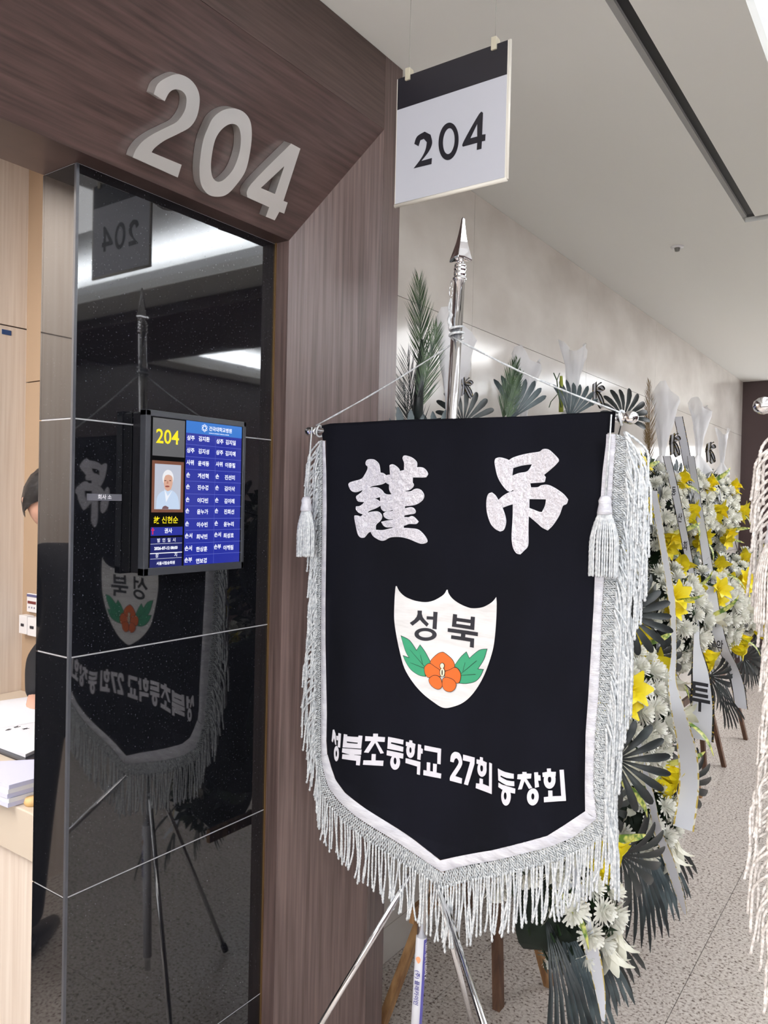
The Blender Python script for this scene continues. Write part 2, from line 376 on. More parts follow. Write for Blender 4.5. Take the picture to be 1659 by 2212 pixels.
# portal (walnut splayed door surround)
dr = thing('door_1', 'walnut splayed door surround with mitred corner and steel room digits', 'door', (XO, YE, 0), kind='structure')
YL = -1.1      # hidden left end of the header
NH = Vector((MZ-SZ, 0, -(XO-XI))).normalized()
m = MB(); m.add([(XI, YL, SZ), (XI, YI, SZ), (XO, YM, MZ), (XO, YL-0.19, MZ)], [(0, 1, 2, 3)])
m.add([(XI, YL, SZ), (XI, YI, SZ), (XB, YI, SZ), (XB, YL, SZ)], [(3, 2, 1, 0)])
m.add([(XB, YL, SZ), (XB, YI, SZ), (XB, YI, CZ), (XB, YL, CZ)], [(3, 2, 1, 0)])
m.build('header_panel', wood_h, dr)
box('header_strip', (XO-0.02, YL-0.3, MZ+0.001), (XO, YM, CZ-0.001), wood_h, dr)
m = MB(); m.add([(XI, YI, 0), (XO, YM, 0), (XO, YM, MZ), (XI, YI, SZ)], [(0, 1, 2, 3)])
m.build('jamb_panel', wood_v, dr)
m = MB(); m.box((XO-0.02, YM+0.001, 0), (XO, YE, CZ-0.001)); m.box((XW-0.1, YE-0.02, 0), (XO-0.0205, YE, CZ-0.001))
m.build('jamb_strip', wood_v, dr)
box('jamb_reveal', (XT-0.1, YI, 0), (XI, YI+0.012, SZ), wood_v, dr)
box('edge_trim', (XT, YI-0.003, 0), (XT+0.004, YI-0.0002, SZ), principled('brass_line', srgb(150, 120, 80), 0.35, 0.8), dr, label='thin brass line')
m = MB(); m.add([(XI, YL, 0), (XO, YL-0.19, 0), (XO, YL-0.19, MZ), (XI, YL, SZ)], [(3, 2, 1, 0)])
m.box((XO-0.02, YL-0.3, 0), (XO, YL-0.19, MZ)); m.box((XB, YL-0.02, 0), (XI, YL, SZ))
m.build('jamb_panel', wood_v, dr)
# wall left of the portal, behind the camera
box('wall_front', (XO-0.15, -3, 0), (XO-0.02, YL-0.3, CZ), cream, kind='structure', label='cream stone wall before the doorway')

# black stone pier
pr = thing('stone_pier', 'polished black stone pier beside the doorway with pale tile joints', 'pillar', (XT, 0.906, 0), kind='structure')
YP = 0.906
box('pier_core', (XB+0.006, YP+0.001, 0), (XT-0.001, YI-0.001, SZ-0.001), joint_m, pr)
zj = [0.0, 0.235, 0.722, 1.209, 1.690, SZ-0.002]
g = 0.0014
for i in range(5):
    z0, z1 = zj[i]+(g if i else 0), zj[i+1]-(g if i < 4 else 0)
    MB().bbox((XT-0.006, YP+0.006, z0), (XT, YI-0.0005, z1), 0.0006).build('tile', black_tile, pr)
    MB().bbox((XB+0.006, YP, z0), (XT-0.006, YP+0.006, z1), 0.0006).build('tile', black_tile, pr)
    MB().box((XB, YP, z0), (XB+0.006, YI, z1)).build('tile', black_tile, pr)
box('corner_strip', (XT-0.0062, YP-0.0003, 0), (XT+0.0004, YP+0.0062, SZ-0.002), principled('grey_chamfer', srgb(70, 72, 78), 0.25), pr, label='grey chamfered corner edge')

# reception room
box('wall_reception_side', (-2.75, -3, 0), (-2.65, 1.665, 0.0), veneer) if False else None
XV = P(46, 1490, 'Z', 0.78).x; YV = 1.62
YV = P(46, 1490, 'Z', 0.78).y
vw = thing('wall_reception', 'pale ash veneer wall of the reception room', 'wall', (XV, 0, 0), kind='structure')
zz = P(30, 706, 'X', XV).z
MB().box((XV-0.05, -3, 0), (XV, YV+0.05, zz-0.0025)).build('panel', veneer, vw)
MB().box((XV-0.05, -3, zz+0.0025), (XV, YV+0.05, 3.0)).build('panel', veneer, vw)
box('wall_backing', (XV-0.06, -3, 0), (XV-0.01, YV+0.05, 3.0), slot_m, vw)
bw = thing('wall_reception_back', 'beige panelled wall behind the reception counter', 'wall', (XV, YV, 0), kind='structure')
zb = P(68, 825, 'Y', YV).z; XWE = P(104, 1100, 'Y', YV).x
MB().box((XV, YV, 0), (XWE, YV+0.05, zb-0.002)).build('panel', beige, bw)
MB().box((XV, YV, zb+0.002), (XWE, YV+0.05, 3.0)).build('panel', beige, bw)
box('wall_backing', (XV, YV+0.01, 0), (XWE, YV+0.06, 3.0), slot_m, bw)
box('wall_reception_end', (-3.6, 2.9, 0), (XW-0.2, 3.0, 3.0), beige, kind='structure', label='plain beige end wall deep inside the reception room')
box('ceiling_reception', (-3.6, -3, 2.95), (XW-0.2, 3.0, 3.0), ceil_in, kind='structure', label='white ceiling of the reception room')

# ================================================================== THINGS
# --- steel digits on the header
dg = [
 [[(712,437),(664,407),(680,365),(715,338),(765,320),(815,338),(850,378),(863,430),(852,500),(822,548),(770,578),(710,608),(670,638),(655,658),(785,712),(768,767),(574,680),(585,650),(615,612),(660,580),(715,552),(765,525),(797,480),(806,435),(800,408),(780,390),(752,387),(730,402)]],
 [[(895,560),(920,510),(960,478),(1005,468),(1050,482),(1080,520),(1088,580),(1080,660),(1060,740),(1020,800),(980,840),(940,850),(900,840),(870,800),(862,740),(868,660),(880,600)],
  [(925,620),(945,575),(975,545),(1005,535),(1030,548),(1040,585),(1038,640),(1025,690),(1005,735),(975,770),(950,785),(930,780),(915,755),(912,700)]],
 [[(1258,620),(1298,642),(1225,868),(1243,875),(1228,923),(1207,915),(1187,952),(1148,936),(1163,895),(1068,852),(1085,795)], [(1228,718),(1188,838),(1127,812)]]]
TH = 0.026
p0 = Vector((XI, YI, SZ)) + NH*TH
upd = Vector((XO-XI, 0, MZ-SZ))
for name, loops, lab in zip(('numeral', 'numeral', 'numeral'), dg, ('brushed steel digit 2, first of the room number over the doorway', 'brushed steel digit 0, middle of the room number over the doorway', 'brushed steel digit 4, last of the room number over the doorway')):
    L = [[PP(x/2, y/2, p0, NH) for x, y in smooth_path(lp, 5)] for lp in loops]
    plate(name, L, p0, NH, upd, TH-0.001, steel, None, 0.0008, 0, -TH+0.001, label=lab, cat='numeral') if False else \
    plate(name, L, p0, NH, upd, TH-0.001, steel, None, label=lab, cat='numeral', lift=-(TH-0.001), group='steel digits over the doorway')

# --- hanging sign
YSG = 1.41
sg = thing('hanging_sign', 'white hanging sign reading 204 under a black band', 'sign', (P(975, 270, 'Y', YSG)), )
tl, tr, br, bl = (P(*q, 'Y', YSG) for q in ((857, 172), (1099, 83), (1095, 384), (851, 445)))
zt = (tl.z+tr.z)/2; zb_ = (br.z+bl.z)/2; x0 = (tl.x+bl.x)/2; x1 = (tr.x+br.x)/2
m = MB(); m.bbox((x0, YSG+0.001, zb_), (x1, YSG+0.008, zt), 0.001); m.build('board', sign_e, sg)
zk = (P(856, 241, 'Y', YSG).z+P(1098, 157, 'Y', YSG).z)/2
box('white_face', (x0+0.003, YSG, zb_+0.003), (x1-0.004, YSG+0.0012, zk), sign_w, sg)
box('black_band', (x0+0.003, YSG, zk), (x1-0.004, YSG+0.0012, zt-0.001), sign_b, sg, label='black band along the top')
m = MB(); m.tube([(x0, YSG+0.004, zb_), (x1, YSG+0.004, zb_)], 0.0045); m.tube([(x1, YSG+0.004, zb_), (x1, YSG+0.004, zt)], 0.0035); m.build('edge_strip', sign_e, sg)
for px_, py_ in ((884, 160), (1070, 90)):
    q = P(px_, py_, 'Y', YSG+0.004); q.z = zt
    cl = MB().bbox((q.x-0.006, YSG-0.004, q.z-0.012), (q.x+0.006, YSG+0.013, q.z+0.014), 0.001).build('clip', clip_m, sg)
    MB().tube([(q.x, YSG+0.004, q.z+0.01), (q.x, YSG+0.004, CZ)], 0.0006, 5).build('wire', principled('wire', srgb(150, 148, 140), 0.4), sg)
def c3(x, y): return P(830+x/2.001, y/2.001, 'Y', YSG-0.0006)
sd = [[[(130,622),(142,590),(175,569),(200,582),(207,618),(192,655),(160,696),(206,683),(204,709),(127,728),(160,684),(178,648),(184,615),(171,600),(156,606),(148,632)]],
      [ell(278, 611, 43, 81, 32, 0.08), ell(279, 610, 25, 56, 32, 0.08)],
      [[(410,493),(427,488),(423,582),(438,580),(436,608),(422,611),(420,643),(400,648),(402,617),(340,634),(343,612)], [(402,535),(402,590),(372,598)]]]
for loops in sd:
    L = [[c3(x, y) for x, y in smooth_path(lp, 4)] for lp in loops]
    plate('lettering', L, Vector((x0, YSG-0.0002, zb_)), (0, -1, 0), (0, 0, 1), 0.0006, sign_b, sg)

# --- wall monitor
XMF = XT+0.050
mo = thing('wall_monitor', 'upright mourning-notice monitor on the black stone pier, blue name list', 'monitor', P(420, 1060, 'X', XT))
c2 = lambda x, y: P(300+x/5.531, 860+y/5.531, 'X', XMF)
a, b_, c, d = c2(95, 118), c2(1285, 298), c2(1250, 2030), c2(48, 2135)
y0, y1 = (a.y+d.y)/2, (b_.y+c.y)/2; z1, z0 = (a.z+b_.z)/2, (c.z+d.z)/2
m = MB(); fwid = 0.013
m.bbox((XT+0.001, y0+0.003, z0+0.004), (XMF-0.003, y1-0.003, z1-0.004), 0.003); m.build('housing', bezel_d, mo)
m = MB()
m.bbox((XMF-0.02, y0, z0), (XMF, y0+fwid, z1), 0.0015); m.bbox((XMF-0.02, y1-fwid*.7, z0), (XMF, y1, z1), 0.0015)
m.bbox((XMF-0.02, y0, z1-fwid), (XMF, y1, z1), 0.0015); m.bbox((XMF-0.02, y0, z0), (XMF, y1, z0+fwid*1.3), 0.0015)
m.build('frame', bezel, mo)
XS = XMF-0.003
sc = box('screen', (XS-0.004, y0+0.005, z0+0.005), (XS, y1-0.004, z1-0.005), emis('screen_dark', srgb(34, 34, 36), 1.0), mo)
def quad(name, pts, mat, lift=0.0003, avg=True, parent=None):
    q = [P(300+x/5.531, 860+y/5.531, 'X', XS+lift) for x, y in pts]
    if avg:
        ya, yb = (q[0].y+q[3].y)/2, (q[1].y+q[2].y)/2; za, zb2 = (q[0].z+q[1].z)/2, (q[2].z+q[3].z)/2
        q = [Vector((XS+lift, ya, za)), Vector((XS+lift, yb, za)), Vector((XS+lift, yb, zb2)), Vector((XS+lift, ya, zb2))]
    return MB().add(q, [(3, 2, 1, 0)]).build(name, mat, parent or sc)
quad('number_field', [(172, 225), (552, 275), (545, 715), (160, 680)], emis('screen_grey', srgb(96, 96, 98), 1))
quad('name_table', [(568, 250), (1232, 350), (1195, 1995), (532, 2035)], emis('screen_blue', srgb(38, 48, 158), 1))
quad('title_bar', [(568, 250), (1232, 350), (1228, 488), (565, 405)], emis('screen_sky', srgb(46, 118, 206), 1), 0.0006)
quad('picture_frame', [(162, 738), (540, 768), (525, 1368), (145, 1362)], emis('screen_brown', srgb(122, 76, 58), 1))
quad('picture_ground', [(192, 782), (505, 802), (495, 1330), (182, 1326)], emis('screen_pale', srgb(188, 193, 208), 1), 0.0005)
for pts in ([(143, 1540), (522, 1540), (520, 1640), (140, 1642)], [(138, 1665), (518, 1665), (516, 1730), (138, 1735)], [(138, 1742), (516, 1735), (514, 1832), (135, 1850)], [(132, 1862), (512, 1850), (512, 1905), (132, 1920)], [(130, 1925), (512, 1910), (510, 2000), (126, 2035)]):
    quad('notice_field', pts, emis('screen_blue' if pts[0][1] == 1540 else 'screen_navy', srgb(28, 34, 104), 1))
wl_ = emis('screen_white', srgb(240, 242, 255), 1.15)
lin = emis('screen_line', srgb(110, 120, 205), 1)
lines = MB()
def sline(x0, y0_, x1, y1_, wd=0.0007, mb=None, lift=0.0007):
    a_ = P(300+x0/5.531, 860+y0_/5.531, 'X', XS+lift); b2 = P(300+x1/5.531, 860+y1_/5.531, 'X', XS+lift)
    if abs(b2.y-a_.y) > abs(b2.z-a_.z): a_.z = b2.z = (a_.z+b2.z)/2; o_ = Vector((0, 0, wd/2))
    else: a_.y = b2.y = (a_.y+b2.y)/2; o_ = Vector((0, wd/2, 0))
    mb.add([a_-o_, b2-o_, b2+o_, a_+o_], [(0, 1, 2, 3)])
for l, r_ in ((545, 612), (690, 750), (845, 888), (987, 1020), (1140, 1163), (1285, 1295), (1437, 1437), (1575, 1570), (1725, 1715), (1875, 1845)):
    sline(560, l, 1222, r_, mb=lines)
sline(922, 460, 885, 2000, 0.0005, lines); lines.build('table_lines', lin, sc)
lw = MB(); sline(133, 1858, 515, 1840, 0.0018, lw); sline(138, 1742, 515, 1732, 0.0006, lw); sline(135, 1922, 512, 1905, 0.0006, lw); lw.build('rule_line', wl_, sc)
NX, UZ = (1, 0, 0), (0, 0, 1)
def stext(s, x, y, size, mat, **kw): return text(s, P(300+x/5.531, 860+y/5.531, 'X', XS+0.0011), NX, UZ, size, mat, sc, **kw)
yel = emis('screen_yellow', srgb(250, 228, 20), 1.1)
stext('204', 345, 472, 0.043, yel, align='CENTER', bold=0.0006, sx=0.98)
LN = [('상주', '김지환', 475), ('상주', '김지성', 625), ('사위', '윤석동', 770), ('손', '계선혁', 920), ('손', '진수경', 1060), ('손', '이다빈', 1215), ('손', '윤누가', 1350), ('손', '이수빈', 1505), ('손서', '최낙빈', 1650), ('손서', '한상훈', 1800), ('손부', '연보경', 1940)]
RN = [('상주', '김지일', 522), ('상주', '김지예', 655), ('사위', '이중철', 795), ('손', '진선미', 943), ('손', '김이삭', 1078), ('손', '김이레', 1226), ('손', '진희선', 1354), ('손', '윤누리', 1503), ('손서', '최성호', 1640), ('손부', '이혜림', 1785)]
for i, (a_, b2, y) in enumerate(LN):
    dx = -3.2*i
    stext(a_, 575+dx, y, 0.0122, wl_, bold=0.0003); stext(b2, 712+dx, y+12, 0.0122, wl_, bold=0.0003)
for i, (a_, b2, y) in enumerate(RN):
    dx = -3.2*i
    stext(a_, 925+dx, y-4, 0.0122, wl_, bold=0.0003); stext(b2, 1035+dx, y+8, 0.0122, wl_, bold=0.0003)
stext('건국대학교병원', 838, 368, 0.0112, wl_, bold=0.0002)
stext('KONKUK UNIVERSITY MEDICAL CENTER', 838, 418, 0.0026, wl_, bold=0.0001, sx=1.3)
hc = P(300+785/5.531, 860+358/5.531, 'X', XS+0.0011)
lg = MB()
for q in range(3):
    ang = q*math.pi/3+0.5
    pts = [hc+Vector((0, math.cos(t)*0.0085*math.cos(ang)-math.sin(t)*0.0042*math.sin(ang), math.cos(t)*0.0085*math.sin(ang)+math.sin(t)*0.0042*math.cos(ang))) for t in [i*2*math.pi/24 for i in range(25)]]
    lg.tube(pts, 0.0005, 4, False)
lg.build('emblem', wl_, sc)
stext('故 신현순', 325, 1462, 0.0165, yel, align='CENTER', bold=0.0002)
stext('권사', 352, 1588, 0.0115, wl_, align='CENTER', bold=0.0003)
stext('발  인  일  시', 330, 1700, 0.0095, wl_, align='CENTER', bold=0.0001)
stext('2026-07-12 08:00', 325, 1793, 0.0088, wl_, align='CENTER', bold=0.0004)
stext('장                지', 330, 1880, 0.0095, wl_, align='CENTER', bold=0.0001)
stext('서울시립승화원', 322, 1972, 0.0078, wl_, align='CENTER', bold=0.0002)
red = emis('screen_red', srgb(220, 40, 90), 1)
cr = MB(); 
cq = lambda x, y: P(300+x/5.531, 860+y/5.531, 'X', XS+0.0011)
for (xa, ya, xb2, yb2) in ((160, 1548, 172, 1630), (148, 1570, 186, 1582)):
    A_, B_ = cq(xa, ya), cq(xb2, yb2); cr.add([(A_.x, A_.y, A_.z), (A_.x, B_.y, A_.z), (A_.x, B_.y, B_.z), (A_.x, A_.y, B_.z)], [(3, 2, 1, 0)])
cr.build('cross_mark', red, sc)
def sshape(name, pts, col, lift, mname):
    L = [P(300+x/5.531, 860+y/5.531, 'X', XS+lift) for x, y in smooth_path(pts, 4)]
    plate(name, [L], Vector((XS+lift, L[0].y, L[0].z)), NX, UZ, 0.0001, emis(mname, col, 1), sc)
sshape('portrait_robe', [(205,1326),(215,1200),(250,1135),(305,1105),(395,1105),(450,1150),(475,1220),(485,1330)], srgb(196, 214, 238), 0.0007, 'screen_robe')
sshape('portrait_collar', [(305,1085),(345,1170),(400,1100),(385,1130),(325,1245)], srgb(236, 240, 250), 0.0009, 'screen_collar')
sshape('portrait_hair', ell(348, 955, 66, 98), srgb(236, 236, 240), 0.0009, 'screen_hair')
sshape('portrait_face', [(303,960),(318,925),(350,915),(386,928),(402,960),(400,1030),(378,1095),(340,1112),(312,1080),(298,1010)], srgb(216, 168, 146), 0.0011, 'screen_face')
sshape('portrait_mouth', ell(340, 1055, 26, 10, 14), srgb(150, 70, 60), 0.0013, 'screen_mouth')
sshape('portrait_nose', [(338,990),(348,990),(353,1022),(330,1022)], srgb(190, 130, 110), 0.0013, 'screen_nose')
sshape('portrait_eye', ell(316, 985, 13, 5, 12), srgb(80, 50, 44), 0.0013, 'screen_eye')
sshape('portrait_eye', ell(374, 985, 13, 5, 12), srgb(80, 50, 44), 0.0013, 'screen_eye')
sshape('portrait_hands', [(275,1326),(290,1295),(320,1285),(355,1305),(350,1326)], srgb(118, 86, 92), 0.0011, 'screen_hands')

# --- small label on the pier
lb = thing('name_plate', 'small grey adhesive label with white lettering on black stone', 'label', P(225, 1075, 'X', XT))
A_, B_ = P(187, 1066, 'X', XT), P(262, 1082, 'X', XT)
MB().box((XT+0.0002, A_.y, B_.z), (XT+0.0015, B_.y, A_.z)).build('plate', principled('grey_label', srgb(92, 92, 100), 0.4), lb)
text('회사 소', Vector((XT+0.0018, (A_.y+B_.y)/2, (A_.z+B_.z)/2)), NX, UZ, 0.011, principled('white_print', srgb(235, 235, 240), 0.5), lb, align='CENTER', bold=0.0002)
# ================================================================== FLAG BANNER ON ITS STAND
YB = 1.455
def warp(q):      # gentle hang of the cloth: depth only, same for everything sewn on it
    s = (q.x+1.26)/0.62
    q = q.copy(); q.y += 0.006*math.sin(q.x*13+0.6)*min(1, max(0, (1.74-q.z)*1.2)) - 0.0025*math.sin(q.x*31+q.z*4)
    if s < 0.12: q.y += (0.12-s)*0.25
    return q
def B(x, y, dy=0.0): return warp(P(x, y, 'Y', YB) + Vector((0, dy, 0)))
cloth_px = [(685,918),(716,915),(770,912),(825,909),(920,905),(1020,903),(1130,899),(1240,893),(1329,888),(1327.6,905),(1325.7,934),(1311.7,935),(1309,960),(1302,1019),(1296,1112),(1289,1192),(1286,1250),(1284,1306),(1278.5,1399),(1272,1505),(1268,1545),(1266,1585),(1265,1640),(1264,1691),(1264.5,1754),
            (1218,1783),(1184,1804),(1125,1819),(1062,1836),(986,1851),(950,1859),(893,1817),(851,1788),(800,1752),(783,1737),(749,1710),(728,1683),(718,1656),(710,1629),(707,1600),(708,1540),(705,1400),(704,1300),(705,1200),(706,1100),(701,951),(690,950),(687,940)]
fb = thing('flag_banner', 'black pennant banner with silver Chinese characters, white shield emblem and fringed edge', 'banner', P(1000, 1400, 'Y', YB))
def cloth_mesh(name, px_loop, mat, parent, res=0.02, dy=0.0, **kw):
    # grid-cut outline so that the cloth can bend
    L = [P(x, y, 'Y', YB) for x, y in px_loop]
    cu = bmesh.new(); vs = [cu.verts.new(q) for q in L]; cu.faces.new(vs)
    xs = [q.x for q in L]; zs_ = [q.z for q in L]
    v = min(xs)+res
    while v < max(xs):
        bmesh.ops.bisect_plane(cu, geom=cu.verts[:]+cu.edges[:]+cu.faces[:], plane_co=(v, 0, 0), plane_no=(1, 0, 0)); v += res
    v = min(zs_)+res*2
    while v < max(zs_):
        bmesh.ops.bisect_plane(cu, geom=cu.verts[:]+cu.edges[:]+cu.faces[:], plane_co=(0, 0, v), plane_no=(0, 0, 1)); v += res*2
    bmesh.ops.triangulate(cu, faces=cu.faces[:])
    cu.verts.index_update()
    m = MB(); V = [warp(q.co) for q in cu.verts]; n = len(V)
    F = [[q.index for q in f.verts] for f in cu.faces]
    Vb = [q+Vector((0, 0.0012, 0)) for q in V]
    E_ = [[e.verts[0].index, e.verts[1].index] for e in cu.edges if len(e.link_faces) == 1]
    m.add(V+Vb, F+[[i+n for i in reversed(f)] for f in F]+[[a, b, b+n, a+n] for a, b in E_], True)
    cu.free()
    return m.build(name, mat, parent, **kw)
clo = cloth_mesh('cloth', cloth_px, black_cloth, fb)
NB = (0, -1, 0)
def sew(name, loops, mat, parent, lift, thick=0.0009, offset=0.0, smooth=4, ang=48, **kw):
    LL = [[P(x, y, 'Y', YB) for x, y in (smooth_path(lp, smooth, ang) if smooth else lp)] for lp in loops]
    pts0 = Vector((LL[0][0].x, YB, LL[0][0].z))
    return plate(name, LL, pts0, NB, UZ, thick, mat, parent, offset=offset, lift=lift, warp=warp, cut=0.025, **kw)
# 謹
g1 = lambda L: [(740+x/8.295, 970+y/8.295) for x, y in L]
G = [
 ([(415,240),(440,200),(500,188),(570,200),(635,255),(660,320),(672,430),(730,440),(785,490),(790,580),(700,625),(505,665),(455,730),(385,730),(380,712),(300,750),(235,765),(170,740),(125,650),(140,610),(200,585),(340,540),(400,460),(445,370),(448,310),(420,280)], []),
 ([(455,720),(520,695),(620,695),(700,740),(750,800),(820,822),(940,815),(940,1075),(910,1080),(830,1100),(750,1110),(700,1070),(685,1000),(675,850),(560,885),(440,935),(300,935),(262,890),(258,850),(300,815),(350,770),(385,715)], [[(835,945),(850,930),(922,903),(925,950),(870,955),(840,965)]]),
 ([(440,930),(520,905),(600,905),(680,960),(685,1000),(600,1050),(460,1110),(430,1170),(380,1165),(300,1135),(255,1080),(255,1035),(320,1025),(385,970),(400,920)], []),
 ([(380,1150),(440,1150),(520,1130),(620,1125),(680,1160),(700,1220),(670,1280),(590,1360),(588,1470),(505,1475),(455,1500),(400,1570),(370,1582),(330,1575),(295,1535),(270,1450),(228,1225),(245,1197),(280,1200),(325,1215),(360,1190)], [[(360,1335),(445,1308),(443,1375),(370,1395)]]),
 ([(780,480),(830,468),(865,470),(855,300),(880,285),(920,285),(985,325),(1025,370),(1030,405),(1120,385),(1122,250),(1095,170),(1110,130),(1150,125),(1250,160),(1320,220),(1335,270),(1330,335),(1420,335),(1480,370),(1520,440),(1500,480),(1470,500),(1262,500),(1258,600),(1275,630),(1270,670),(1210,725),(1130,745),(1130,810),(920,810),(870,775),(845,710),(848,630),(790,600),(765,540)], [[(1010,565),(1088,548),(1088,608),(1012,625)]]),
 ([(925,790),(1125,760),(1122,1000),(1105,1230),(1095,1440),(905,1440),(915,1250),(915,1080)], []),
 ([(1115,770),(1230,765),(1290,730),(1350,718),(1410,745),(1450,810),(1450,870),(1410,930),(1300,995),(1110,1018)], [[(1130,860),(1225,840),(1210,890),(1128,912)]]),
 ([(735,1160),(790,1130),(910,1115),(1110,1075),(1220,1050),(1280,1065),(1310,1115),(1290,1150),(1200,1165),(1110,1185),(915,1245),(820,1250),(750,1210)], []),
 ([(700,1310),(790,1290),(900,1275),(1108,1230),(1190,1230),(1240,1210),(1290,1225),(1358,1300),(1320,1335),(1200,1335),(1110,1365),(900,1390),(790,1395),(730,1360)], []),
 ([(505,1460),(590,1455),(720,1460),(910,1420),(1095,1420),(1200,1425),(1330,1440),(1400,1480),(1470,1560),(1510,1640),(1490,1675),(1420,1690),(1340,1665),(1200,1605),(1050,1570),(900,1570),(820,1590),(760,1625),(700,1635),(640,1615),(560,1565),(520,1510)], [])]
def join_objs(objs, name):
    bm = bmesh.new()
    for o in objs: bm.from_mesh(o.data)
    me = objs[0].data; me2 = bpy.data.meshes.new(name)
    for m_ in me.materials: me2.materials.append(m_)
    bm.to_mesh(me2); bm.free()
    o0 = objs[0]; o0.data = me2; o0.name = name
    for o in objs[1:]: bpy.data.objects.remove(o)
    return o0
ch1 = join_objs([sew('character', [g1(o_)]+[g1(h) for h in hs], silver, fb, 0.0006+0.00006*i, 0.0014, smooth=4, ang=62) for i, (o_, hs) in enumerate(G)], 'character')
cho = join_objs([sew('character_outline', [g1(o_)], silver2, fb, 0.0003, 0.0008, 0.0011, smooth=4, ang=62) for (o_, hs) in G], 'character_outline')
ch1['label'] = 'silver character on the left of the banner, tall and dense'
g2 = lambda L: [(1040+x/8.295, 960+y/8.295) for x, y in L]
A2 = [(255,310),(270,260),(330,242),(420,260),(500,300),(560,400),(545,590),(570,760),(565,810),(515,840),(460,810),(380,710),(310,580),(270,420)]
B2 = [(495,295),(570,245),(700,200),(860,165),(1040,138),(1100,98),(1170,92),(1240,125),(1370,250),(1385,300),(1300,390),(1110,545),(1145,590),(1130,660),(1090,672),(860,688),(880,780),(1010,775),(1080,740),(1200,735),(1340,800),(1480,900),(1555,990),(1530,1060),(1460,1100),(1400,1260),(1290,1430),(1190,1530),(1090,1480),(1000,1400),(840,1265),(835,1450),(835,1600),(830,1810),(760,1900),(700,1960),(640,1940),(590,1860),(565,1750),(560,1600),(575,1300),(578,1060),(480,1090),(380,1130),(430,1280),(445,1400),(410,1520),(350,1550),(260,1500),(180,1400),(125,1230),(110,1080),(120,960),(150,890),(200,870),(260,920),(315,1010),(400,930),(500,870),(590,845),(575,770),(530,600),(515,400)]
h1 = [(542,425),(720,370),(920,345),(830,485),(680,520),(590,555),(542,580)]
h2 = [(850,970),(1170,975),(1150,1100),(1090,1220),(1030,1215),(940,1180),(848,1145)]
ch2 = join_objs([sew('character', [g2(A2)], silver, fb, 0.0006, 0.0014), sew('character', [g2(B2), g2(h1), g2(h2)], silver, fb, 0.0007, 0.0014)], 'character')
join_objs([sew('character_outline', [g2(A2)], silver2, fb, 0.0003, 0.0008, 0.0011), sew('character_outline', [g2(B2), g2(h1), g2(h2)], silver2, fb, 0.0003, 0.0009, 0.0011)], 'character_outline')
ch2['label'] = 'silver character on the right of the banner, with one long stem'
# shield emblem
g3 = lambda L: [(840+x/6.636, 1255+y/6.636) for x, y in L]
sh = sew('shield', [g3([(100,75),(115,75),(150,145),(230,220),(340,270),(440,295),(540,303),(640,280),(740,225),(790,180),(818,128),(832,128),(845,180),(900,255),(990,320),(1100,370),(1200,392),(1340,378),(1440,335),(1510,285),(1555,228),(1562,330),(1555,560),(1530,850),(1490,1040),(1400,1290),(1300,1480),(1180,1640),(1050,1750),(900,1810),(770,1820),(640,1740),(480,1610),(340,1450),(220,1250),(150,1000),(100,750),(75,550),(78,350),(88,180)])], shield_m, fb, 0.0008)
def semb(name, loops, mat, lv, off=0.0, smooth=4, ang=48): return sew(name, [g3(l) for l in loops], mat, sh, 0.0017+0.0003*lv, 0.0004, off, smooth, ang)
L1 = []
def kor(parts, conv, mat, parent, lift, nm='lettering', thick=0.0008, smooth=0):
    out = []
    for i, p_ in enumerate(parts):
        loops = p_ if isinstance(p_[0][0], (tuple, list)) else [p_]
        out.append(sew('lettering', [conv(l) for l in loops], mat, parent, lift+0.00003*i, thick, smooth=smooth))
    return join_objs(out, nm)
r1 = ell(527, 765, 155, 92, 28, 0.06); r1i = ell(527, 763, 96, 46, 24, 0.06)
kor([[(418,422),(477,425),(475,470),(490,520),(520,560),(572,615),(545,655),(480,590),(450,555),(410,590),(345,640),(305,600),(370,555),(405,510),(418,470)],
     [(637,440),(693,447),(680,695),(625,685),(632,555),(545,550),(545,505),(635,512)], [r1, r1i]], g3, ink, sh, 0.0017)
kor([[[(912,475),(970,482),(968,530),(1172,555),(1177,510),(1238,515),(1225,703),(895,655)], [(962,578),(1172,605),(1168,642),(958,615)]],
     [(838,678),(1283,735),(1280,790),(1092,765),(1088,808),(1025,802),(1030,758),(835,730)],
     [(887,780),(1225,825),(1218,957),(1160,948),(1165,870),(882,830)]], g3, ink, sh, 0.0017)
lfL = [(178,790),(300,855),(400,1000),(450,920),(520,1020),(600,1175),(540,1200),(515,1280),(525,1365),(430,1345),(320,1270),(250,1170),(208,1075),(300,1105),(240,1000)]
lfR = [(1418,975),(1300,995),(1150,1115),(1105,1022),(1020,1100),(930,1225),(1000,1270),(1030,1360),(1005,1465),(1100,1470),(1230,1440),(1310,1370),(1362,1268),(1275,1262),(1370,1120)]
for lf in (lfL, lfR):
    semb('leaf_outline', [lf], outline_p, 0, 0.0011); semb('leaf', [lf], green_p, 1)
vm = MB()
for a_, b2 in (((308,985),(515,1225)),((460,1060),(490,1200)),((312,1170),(515,1250)),((1030,1330),(1265,1140)),((1090,1170),(1055,1300)),((1030,1355),(1250,1335))):
    (xa, ya), (xb2, yb2) = g3([a_])[0], g3([b2])[0]
    q0, q1 = B(xa, ya, -0.0032), B(xb2, yb2, -0.0032); d_ = (q1-q0).normalized().cross(Vector((0, 1, 0)))*0.0005
    vm.add([q0-d_*0.6, q1-d_, q1+d_, q0+d_*0.6], [(0, 1, 2, 3)])
vm.build('leaf_veins', outline_p, sh)
